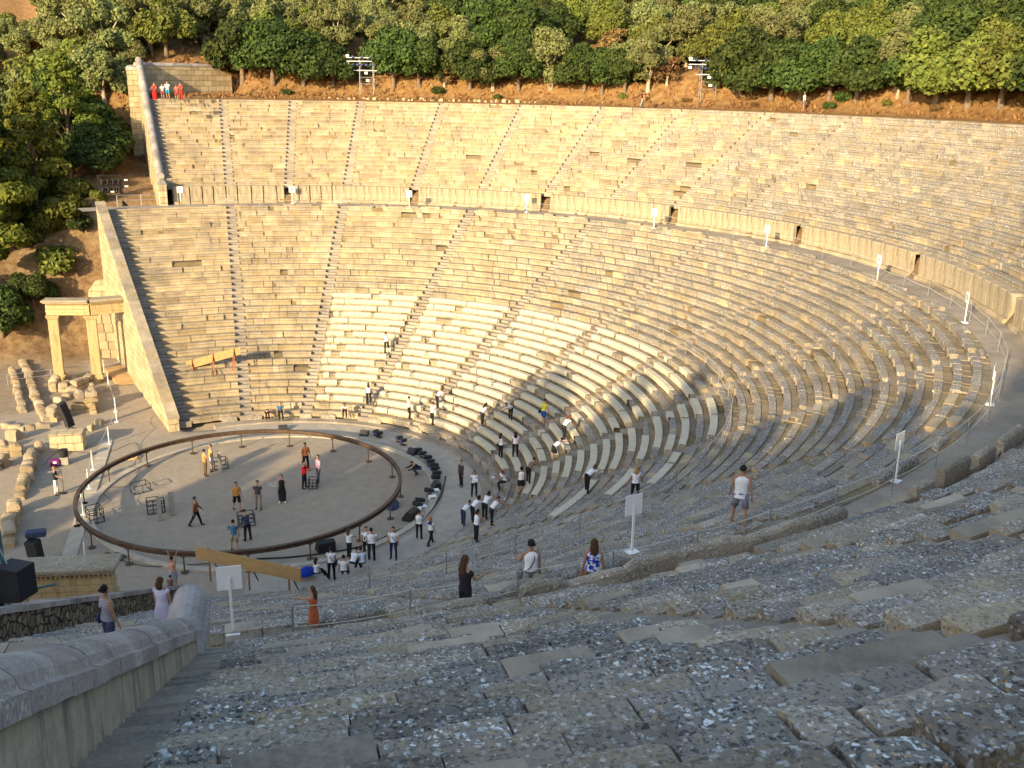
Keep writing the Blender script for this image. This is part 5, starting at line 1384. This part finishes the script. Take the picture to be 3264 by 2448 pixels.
P(*c2(915, 1560), 350, 'person in a pale blue-white tee sitting at the right of the group', top=(.62, .68, .80), sit=True, lL=(85, 8, 70), lR=(85, 8, 70), z=.6, H=1.7, lean=12)
P(*c2(210, 245), 180, 'person in a blue top sitting on the first sunlit row', top=(.05, .13, .24), sit=True, lL=(80, 6, 75), lR=(80, 6, 75), lean=15, H=1.66, z=.75)
P(*c2(95, 250), 180, 'person in black sitting at the left end of the first sunlit row', top=(.03, .03, .03), sit=True, lL=(80, 6, 75), lR=(80, 6, 75), lean=65, H=1.4, z=.70)
P(*c2(775, 225), 200, 'person in a white top bending down beside the first row benches', top=WH, sit=True, lL=(80, 6, 75), lR=(80, 6, 75), lean=50, H=1.6, z=1.0)
# on the near walkway and upper seats
P(*c3(1955, 1215), 30, 'man in a sleeveless white shirt and striped shorts, seen from behind', z=ZD, top=WH, sleeve=0, bottom=('shorts', F_CHECK), H=1.72, skin=1, lL=(12, 7, 2), lR=(-10, 7, 4), aL=(10, 8, 20), aR=(-8, 9, 10), shoes=(.25, .13, .08), wide=1.1, tlen=.12, hair='dark')
P(*V(1281, 1240), 20, 'long-haired woman in a blue and white flowered sundress sitting on a bench back', z=ZD+.5, top=F_FLOWER, sleeve=0, bottom=('dress', F_FLOWER), female=True, sit=True, hair='brown', hlen=.30, lL=(78, 14, 70), lR=(78, 6, 70), aL=(2, 10, 8), aR=(4, 12, 8), H=1.66, skin=1, shoes=None)
P(*V(1146, 1240), 5, 'person in a white tank top with a dark strap sitting beside the post', z=ZD+.40, top=(.78, .78, .80), sleeve=0, bottom=('trousers', (.25, .24, .24)), sit=True, hair='dark', hlen=.04, lL=(80, 8, 70), lR=(80, 8, 70), aL=(25, 12, 55), H=1.64, skin=1,
  extra=lambda root, T, J, b: (lambda mb: (mb.tube([T(b['neckb']+b['X']*.09-b['fwd']*.03), T(b['chest']+b['X']*.05-b['fwd']*.150), T(b['waist']-b['X']*.04-b['fwd']*.135), T(b['pel']-b['X']*.15-b['fwd']*.06)], .012, 6), mb.build('strap', cloth(BK), root)))(MB()))
P(*V(1003, 1352), 70, 'woman in black with very long wavy brown hair holding a phone', z=ZD, top=(.02, .018, .022), sleeve=.35, bottom=TR, female=True, hair='brown', hlen=.52, aR=(35, 5, 75), aL=(10, 6, 15), H=1.68, extra=hold((.6, .6, .6), (.07, .012, .13)))
P(*V(681, 1375), 300, 'small girl in an orange dress with a long ponytail, pointing left', z=ZD, top=(.48, .12, .04), sleeve=0, bottom=('dress', (.48, .12, .04)), female=True, hair='brown', hlen=.45, H=1.18, aL=(85, 12, 5), aR=(10, 10, 20))
P(*V(240, 1420), 60, 'dark curly-haired woman in a striped vest with a navy shoulder strap, left', z=ZD-.3, top=F_STRIPE, sleeve=0, bottom=('trousers', (.05, .05, .10)), female=True, hair='black', hlen=.02, H=1.66, skin=1, wide=1.12, extra=strap_bag((.02, .03, .10), side=-1))
P(*V(356, 1375), 30, 'brown-haired girl in a lilac-white top beside the parapet', z=ZD-.2, top=(.60, .55, .72), sleeve=.3, bottom=('skirt', (.5, .45, .6)), female=True, hair='brown', hlen=.22, H=1.40)
P(*V(376, 1272), 10, 'woman with both arms raised taking a photograph by the lower end wall', z=1.2, top=(.55, .28, .20), sleeve=0, bottom=('skirt', F_STRIPE), female=True, hair='dark', H=1.62, aL=(110, 25, 60), aR=(110, 25, 60), skin=1)
P(*V(371, 1290), 20, 'small dark-haired child at the end of the low wall', z=2.0, top=(.2, .1, .08), sleeve=.4, hair='black', H=1.05)
P(*A(816, 0, 2062, 1440), 200, 'person in white climbing the stairway of the upper tier', top=(.55, .50, .42), bottom=('shorts', (.4, .35, .3)), female=True, H=1.66, lL=(35, 3, 40), lR=(0, 3, 0))
# ------------------------------------------------------------------ ground hits, rim visitors
def G_(p): return (p[0], p[1], ground_z(p[0], p[1]))
c4 = lambda x, y: q(1632, 0, x, y)
pp = hitg(*c4(1118, 955)); person(G_(pp), az(80), 'woman in a dark top and grey trousers walking along the rim of the theatre', top=(.06, .015, .02), bottom=('trousers', (.25, .24, .24)), female=True, H=1.68, lL=(20, 3, 5), lR=(-20, 3, 10), hlen=.15, sleeve=.3)
pp = hitg(*q(2448, 0, 308, 962)); person(G_(pp), az(300), 'person in a white shirt and grey skirt standing on the rim at the right', top=(.75, .73, .68), bottom=('skirt', (.10, .11, .15)), female=True, H=1.72, shoes=(.5, .4, .35), hair='orange', sleeve=.5)
for x, y, t_, b_, lab, h_ in ((1343, 872, (.45, .02, .02), ('longskirt', (.45, .01, .01)), 'person in a red dress, leftmost of the group in the upper corner', 1.66), (1410, 858, (.60, .55, .50), ('shorts', (.35, .06, .06)), 'person in a pale top and red shorts in the upper corner', 1.5),
                      (1455, 860, (.75, .74, .72), ('shorts', (.03, .22, .40)), 'person in a white shirt and bright blue shorts in the upper corner', 1.75), (1530, 862, (.50, .10, .08), ('shorts', (.35, .05, .05)), 'smaller person in red in the upper corner', 1.42), (1568, 864, (.60, .03, .03), ('trousers', (.40, .02, .02)), 'rightmost person in the upper corner, dressed all in red', 1.66)):
    P(x/2.711, y/2.711, 200, lab, z=ZTOP+.02, top=t_, bottom=b_, H=h_, aL=(20, 6, 60), aR=(20, 6, 60))

# ------------------------------------------------------------------ trees
def leaf_cloud(mb, rnd, lobes, n, size, flat=.6, up=.35, hollow=.72):
    """many small leaf clusters scattered through the outer part of every lobe"""
    W_ = [l[3]*l[4]*l[5] for l in lobes]; W_ = [w**.66 for w in W_]; tot = sum(W_)
    for l, w in zip(lobes, W_):
        for i in range(int(n*w/tot)):
            z = rnd.uniform(-.75, 1); a = rnd.uniform(0, 2*PI); s = math.sqrt(max(0, 1-z*z)); d = Vector((s*math.cos(a), s*math.sin(a), z))
            bump_ = 1+.22*noise.noise(d*2.6+Vector((l[0], l[1], l[2])))
            r = (hollow+(1-hollow)*rnd.random()**.5)*bump_
            p = Vector((l[0]+d.x*l[3]*r, l[1]+d.y*l[4]*r, l[2]+d.z*l[5]*r))
            nn = (d+Vector((rnd.gauss(0, .55), rnd.gauss(0, .55), rnd.gauss(up, .5)))).normalized()
            u = nn.orthogonal().normalized(); u = (Matrix.Rotation(rnd.uniform(0, 2*PI), 3, nn) @ u); v = nn.cross(u)
            sz_ = size*rnd.uniform(.55, 1.35); t_ = rnd.random()**1.2
            c = (t_, 0, 0, 1)
            q0 = p-u*sz_*.5-v*sz_*flat*.5; q1 = p+u*sz_*.5-v*sz_*flat*.3; q2 = p+u*sz_*.35+v*sz_*flat*.6; q3 = p-u*sz_*.4+v*sz_*flat*.5+nn*sz_*.15
            mb.quad((q0, q1, q2, q3), c)
def tree_proto(kind, seed, leaf, bark, W_, Hh, n, size, lab, cat='tree', trunk_h=.28, name='tree', limbs=6):
    rnd = random.Random(seed); root = empty(name, (0, 0, -500)); 
    lobes = []
    if kind == 'round':
        m_ = 17
        for i in range(m_):
            a = 2*PI*i/m_*1.618*2+rnd.uniform(-.3, .3); rr = W_*.66*math.sqrt((i+.4)/m_); zz = Hh*(.22+(.66-.42*(rr/(W_*.66))**2)*rnd.uniform(.25, 1.0))
            s = W_*rnd.uniform(.26, .42); lobes.append((rr*math.cos(a), rr*math.sin(a), zz, s, s, s*rnd.uniform(.7, .95)))
    elif kind == 'olive':
        for i in range(15):
            a = rnd.uniform(0, 2*PI); rr = W_*.66*math.sqrt(rnd.random()); zz = Hh*rnd.uniform(.22, .9)*(1-.25*rr/W_)
            s = W_*rnd.uniform(.18, .32); lobes.append((rr*math.cos(a), rr*math.sin(a), zz, s, s, s*.85))
    elif kind == 'pine':
        m_ = 30
        for i in range(m_):
            f = i/(m_-1); zz = Hh*(.14+.82*f); rr = W_*(1-f)**.75*rnd.uniform(.45, 1.0)+.15; a = i*2.4+rnd.uniform(-.5, .5)
            s = W_*(.15+.20*(1-f))*rnd.uniform(.8, 1.2); lobes.append((rr*math.cos(a), rr*math.sin(a), zz, s*1.2, s*1.2, s*.62))
    elif kind == 'bush':
        for i in range(6):
            a = rnd.uniform(0, 2*PI); rr = W_*.5*rnd.random(); s = W_*rnd.uniform(.35, .55); lobes.append((rr*math.cos(a), rr*math.sin(a), Hh*rnd.uniform(.3, .6), s, s, s*.8))
    mb = MB(); leaf_cloud(mb, rnd, lobes, n, size); mb.build('crown', leaf, root)
    mb = MB(); top = Hh*(.9 if kind == 'pine' else .6); lean = rnd.uniform(-.25, .25)
    pts = [(0, 0, -.8)]+[(lean*f*f*2+.12*noise.noise(Vector((f*3, seed, 0))), .12*noise.noise(Vector((f*3, seed, 9))), top*f) for f in (.05, .2, .4, .6, .8, 1)]
    tr = W_*.045+.05
    mb.tube(pts, [tr*1.5, tr*1.25, tr, tr*.85, tr*.65, tr*.4, tr*.15], 9)
    for l in rnd.sample(lobes, min(limbs, len(lobes))):
        f = min(.9, max(.15, l[2]/top*.55)); b = Vector((lean*f*f*2, 0, top*f)); e = Vector(l[:3]); m_ = (b+e)/2+Vector((0, 0, -.12*Hh*.3))
        mb.tube([b, m_, e], [tr*.55, tr*.38, tr*.12], 6)
    mb.build('trunk', bark, root, smooth=True)
    root['cat_'] = cat; root['lab_'] = lab; return root
PR = {
 'oak': [tree_proto('round', s, MAT['dark_leaf'], MAT['bark'], 3.9, 6.2, 9000, .33, '') for s in (1, 2, 3)],
 'olive': [tree_proto('olive', s, MAT['olive_leaf'], MAT['palebark'], 3.5, 5.4, 7000, .26, '', limbs=8) for s in (4, 5, 6)],
 'mid': [tree_proto('round', s, MAT['yellow_leaf'], MAT['bark'], 3.6, 5.4, 7500, .30, '') for s in (7, 8)],
 'pine': [tree_proto('pine', s, MAT['pine_leaf'], MAT['bark'], 4.4, 13.5, 15000, .36, '', name='pine_tree') for s in (9, 10)],
 'bush': [tree_proto('bush', s, m_, MAT['bark'], 1.3, 1.5, 900, .22, '', cat='bush', name='bush', limbs=2) for s, m_ in ((11, MAT['dark_leaf']), (12, MAT['yellow_leaf']), (13, MAT['brown_leaf']))],
 'dry': [tree_proto('olive', 14, MAT['brown_leaf'], MAT['palebark'], 2.4, 3.9, 2000, .26, '', limbs=10)],
}
GR = {'oak': ('dense dark green round tree of the belt behind the theatre', 'dark round trees behind the theatre'), 'olive': ('grey-green loose olive tree on the hillside behind the theatre', 'grey-green olive trees on the hillside'),
      'mid': ('yellowish green bushy tree on the hillside behind the theatre', 'yellow-green trees on the hillside'), 'pine': ('tall yellow-green pine left of the theatre', 'pines left of the theatre'),
      'bush': ('small bush at the foot of the trees', 'bushes at the foot of the trees'), 'dry': ('half dry brownish tree with pale branches in the tree belt', 'half dry trees in the belt')}
used = set()
def put_tree(kind, x, y, s, rnd, label=None, z=None, sz=None, group=None, pi=None):
    i = rnd.randrange(len(PR[kind])) if pi is None else pi; pr = PR[kind][i]
    o = pr if (kind, i) not in used else copy_tree(pr)
    used.add((kind, i))
    o.location = (x, y, (ground_z(x, y) if z is None else z)-.05); o.rotation_euler = (0, 0, rnd.uniform(0, 2*PI)); o.scale = (s, s, s*(sz or rnd.uniform(.9, 1.12)))
    for k_ in ('cat_', 'lab_', 'group', 'label'):
        if k_ in o: del o[k_]
    lab, grp = GR[kind]
    tag(o, label or lab, 'bush' if kind == 'bush' else 'tree', None if label else (group or grp)); return o
rnd = random.Random(2024)
# front row behind the rim: individually placed, from the picture (x in the 2212-wide view, crown base row)
FRONT = [(525, 190, 'oak', 1.22, 'large dark tree right of the upper corner wall'), (590, 192, 'oak', 1.15, 'dark round tree second from the corner wall'), (655, 196, 'oak', 1.05, 'dark tree left of the left lighting scaffold'), (720, 192, 'oak', .8, 'dark tree just left of the left lighting scaffold'),
         (750, 186, 'dry', .8, None), (850, 196, 'oak', 1.02, 'dark tree right of the left lighting scaffold'), (905, 198, 'oak', .86, 'dark tree with a pale trunk, second right of the left scaffold'), (960, 196, 'dry', .75, None), (1015, 200, 'oak', .9, 'green tree left of the olive group in the middle of the rim'),
         (1065, 203, 'olive', .95, None), (1120, 204, 'oak', .85, None), (1190, 198, 'olive', 1.12, 'large rounded olive tree in the middle of the rim'), (1262, 206, 'oak', .86, None), (1300, 215, 'oak', .8, 'dark bushy tree leaning over the orange bank'), (1350, 212, 'oak', .75, None), (1400, 208, 'olive', .95, 'olive tree with bare pale branches'), (1440, 195, 'dry', .85, None),
         (1600, 214, 'oak', 1.05, 'dark tree right of the right lighting scaffold'), (1665, 224, 'oak', 1.12, 'dark tree above the standing visitor on the rim'), (1730, 222, 'oak', 1.05, None), (1790, 226, 'oak', 1.0, None), (1850, 228, 'oak', .92, 'dark tree left of the pale forked branches'), (1935, 205, 'olive', 1.0, 'olive tree with pale forked branches'),
         (1960, 232, 'oak', .8, None), (2020, 238, 'mid', 1.2, 'bright green tree right of the forked branches'), (2090, 242, 'mid', 1.25, 'bright green spreading tree near the right edge'), (2160, 244, 'mid', 1.15, None), (2230, 248, 'mid', 1.2, None), (2300, 250, 'oak', 1.2, None)]
placed = []
for px, py, kd, s, lb in FRONT:
    p = hitg(*V(px, py-8)); r = math.hypot(p[0], p[1])
    put_tree(kd, p[0], p[1], s, rnd, lb); placed.append((p[0], p[1]))
# the wooded slope above, thinning out to dry grass on the left
cnt = 0
r = 66.5
while r < 150:
    step = 4.2+(r-66)*.035; a = -12+rnd.uniform(0, 3)
    while a < 116:
        x, y = r*math.cos(R(a)), r*math.sin(R(a)); x += rnd.uniform(-1.2, 1.2); y += rnd.uniform(-1.2, 1.2)
        zc = ground_z(x, y)+2.5; px, py, dep = pj((x, y, zc))
        dens = 1.0
        g_ = nz(x, y, .045, 33)
        if a > 86: dens = .62
        if g_ > .28: dens *= .25
        if -150 < px < 3420 and -120 < py < 900 and rnd.random() < dens and cnt < 290 and all((x-u)**2+(y-v)**2 > 9 for u, v in placed):
            t_ = nz(x, y, .06, 12)+rnd.uniform(-.35, .35)
            kd = 'olive' if t_ > .02 else ('oak' if t_ < -.22 else 'mid')
            if a > 82: kd = 'olive' if rnd.random() < .8 else 'mid'
            if rnd.random() < .07: kd = 'dry'
            put_tree(kd, x, y, rnd.uniform(.75, 1.12), rnd); placed.append((x, y)); cnt += 1
        a += step/r*57.3*rnd.uniform(.8, 1.2)
    r += 4.0+(r-66)*.025
# pines and bushes left of the theatre
LEFT = [(-10.6, 53.5, 'oak', .95, None), (-12.5, 60, 'oak', 1.1, None), (-10.2, 65.5, 'olive', 1.2, None), (-9.8, 59.5, 'oak', .7, None), (-14.5, 70.5, 'mid', 1.3, None), (-7, 73.5, 'olive', 1.2, None), (-13, 82, 'olive', 1.3, None), (-20, 86, 'mid', 1.3, None), (-3.5, 88, 'olive', 1.25, None), (-12, 105, 'olive', 1.3, None), (-22, 104, 'olive', 1.3, None), (-1, 97, 'olive', 1.2, None), (-17, 50.5, 'mid', 1.1, None), (-16.2, 47.5, 'pine', 1.05, 'tall pine nearest the upper end wall'), (-20.5, 42.5, 'pine', 1.12, 'tall pine at the left edge, lower branches over the slope'), (-25, 50, 'pine', 1.15, 'tall pine behind the first two at the left edge'), (-13.5, 56.5, 'pine', .92, 'pine behind the upper end wall'), (-22, 60, 'pine', 1.1, None), (-30, 58, 'pine', 1.1, None), (-15, 66, 'oak', 1.3, None), (-9.5, 68, 'olive', 1.3, None), (-22, 70, 'mid', 1.3, None),
        (-14.5, 41.5, 'bush', 1.9, 'sunlit green shrub in front of the white side wall'), (-16.5, 39.5, 'oak', .62, None), (-19, 37.2, 'oak', .75, None), (-22.5, 38.5, 'oak', .9, None), (-27, 40, 'oak', 1.0, None), (-12.3, 43.5, 'bush', 1.1, None), (-10.6, 45.6, 'bush', .9, 'orange-green shrub above the white side wall'), (-30, 47, 'oak', 1.1, None), (-5, 69, 'olive', 1.2, None), (1, 72, 'olive', 1.2, None), (6.5, 70, 'olive', 1.2, None), (-18, 78, 'olive', 1.3, None), (-28, 72, 'mid', 1.4, None), (-10, 76, 'olive', 1.2, None), (-34, 66, 'pine', 1.0, None), (-26, 82, 'olive', 1.3, None), (-2, 80, 'olive', 1.2, None), (-16, 90, 'olive', 1.2, None), (-30, 96, 'olive', 1.2, None), (-8, 98, 'olive', 1.2, None)]
for x, y, kd, s, lb in LEFT:
    o = put_tree(kd, x, y, s, rnd, lb, group={'oak': 'dark trees in the shade left of the gate'}.get(kd), pi=(1 if (kd == 'bush' and lb) else None))
    if kd == 'oak' and not lb: o['label'] = 'dark shaded tree on the slope behind the stone gate'
for px, py, s, i in ((620, 205, .5, 0), (1345, 215, .5, 1), (1395, 222, .45, 2), (1630, 232, .4, 2), (1790, 236, .6, 0), (1915, 232, .5, 1), (2020, 244, .5, 2), (1075, 214, .5, 0), (945, 206, .7, 0), (1820, 222, .8, 0), (1480, 222, .4, 2)):
    p = hitg(*V(px, py)); put_tree('bush', p[0], p[1], s, rnd, pi=i)
# bare pale branches standing out of the belt
def bare(px, py, h, label, seed):
    p = hitg(*V(px, py)); rn = random.Random(seed); mb = MB()
    mb.tube([(0, 0, -.3), (.05, 0, h*.3)], [.16, .12], 7)
    for i in range(7):
        a = rn.uniform(0, 2*PI); e = (math.cos(a)*h*.35, math.sin(a)*h*.35, h*rn.uniform(.75, 1.05)); m_ = (e[0]*.45, e[1]*.45, h*.55)
        mb.tube([(.05, 0, h*.28), m_, e], [.09, .05, .015], 6); mb.tube([m_, (m_[0]*1.6, m_[1]*.9, h*.85)], [.04, .01], 5)
    tag(mb.build('bare_tree', MAT['palebark'], loc=(p[0], p[1], ground_z(p[0], p[1]))), label, 'tree')
bare(1938, 215, 4.2, 'bare pale forked tree standing out of the belt at the right', 3); bare(1398, 200, 3.6, 'bare pale branched tree in front of the olives', 5); bare(508, 200, 1.6, 'small bare stump tree at the end of the corner wall', 7)
# loose stones along the rim and dry grass on the bank
for i in range(34):
    px = 700+i*14+rnd.uniform(-5, 5); p = hitg(*V(px, 214+(px-700)*.02)); mb = MB(); s = rnd.uniform(.14, .34)
    if math.hypot(p[0], p[1]) > 60: continue
    rough_block(mb, 0, 0, -.05, s*1.6, s, s*1.1, rnd.uniform(0, 3), i*5.1, (.6, .3, .5, 1), amp=.2)
    tag(mb.build('loose_stone', MAT['rubble'], loc=G_(p)), 'loose pale stone lying along the rim above the top row', 'stone', 'loose stones along the rim')
mb = MB(); n = 0
while n < 15000:
    a = rnd.uniform(-14, 98); rr_ = rnd.uniform(57.6, 67) if rnd.random() < .75 else rnd.uniform(67, 120)
    x, y = rr_*math.cos(R(a)), rr_*math.sin(R(a)); n += 1
    if nz(x, y, .6, 3) < -.15: continue
    z = ground_z(x, y); h = rnd.uniform(.12, .38)*(1 if rr_ < 67 else 1.8); w_ = rnd.uniform(.05, .16)*(1 if rr_ < 67 else 2); b = rnd.uniform(0, PI); dx, dy = math.cos(b)*w_, math.sin(b)*w_; lx, ly = rnd.gauss(0, .12), rnd.gauss(0, .12)
    mb.quad([(x-dx, y-dy, z-.03), (x+dx, y+dy, z-.03), (x+dx*.4+lx, y+dy*.4+ly, z+h), (x-dx*.6+lx, y-dy*.6+ly, z+h*.8)], (rnd.random(), 0, 0, 1))
MAT['grass'] = leaf_mat('dry_grass_blades', (0.19, 0.10, 0.035), (0.38, 0.24, 0.09), .3)
tag(mb.build('dry_grass', MAT['grass']), 'orange dry grass and litter on the bank behind the top row', 'grass', kind='stuff')
# ------------------------------------------------------------------ trees behind the camera and beside the near entrance: their crowns throw the broad shade
dh = np.array([math.sin(R(SAZ)), math.cos(R(SAZ))]); du = np.array([dh[1], -dh[0]]); TE = math.tan(R(SEL))
def caster(u, v60, dist, s, kd='oak', crownlow=None):
    """tree whose top reaches the sun line v60 (height at 60 m up-sun of the orchestra centre) at cross-sun position u"""
    a = -dist; p = dh*a+du*u; top = v60+(60-(-a))*(-TE)*-1 if False else v60-(a+60)*TE*1.0
    top = v60-(a+60)*TE
    zg_ = ground_z(p[0], p[1]); Hh = {'oak': 5.9, 'pine': 13.5, 'mid': 5.2}[kd]
    o = put_tree(kd, p[0], p[1], s, rnd, None, group='large trees up-sun beyond the picture'); o['label'] = 'large tree standing beyond the picture on the sunny side'
    o.scale = (s, s, max(.3, (top-zg_)/Hh)); return o
SIL = [(-7.6, 17.0), (-4.0, 19.6), (0.4, 22.6), (4.4, 24.6), (8.7, 30.3), (13.2, 25.6), (17.0, 29.2), (20.8, 30.2), (24.6, 28.6), (28.6, 28.0), (32.4, 30.6), (36.0, 31.8), (40.5, 34.5), (45, 36), (50, 37), (56, 37), (62, 37), (69, 37), (77, 37)]
for i, (u, v) in enumerate(SIL):
    caster(u, v+.1, 64+(i % 3)*3, .92 if u > 0 else .8)
    caster(u+1.9, v-2.2, 70+(i % 2)*3, 1.0)
    if u < 40 and u > 1: caster(u+.5, v-5.0, 62+(i % 2)*2, .95)
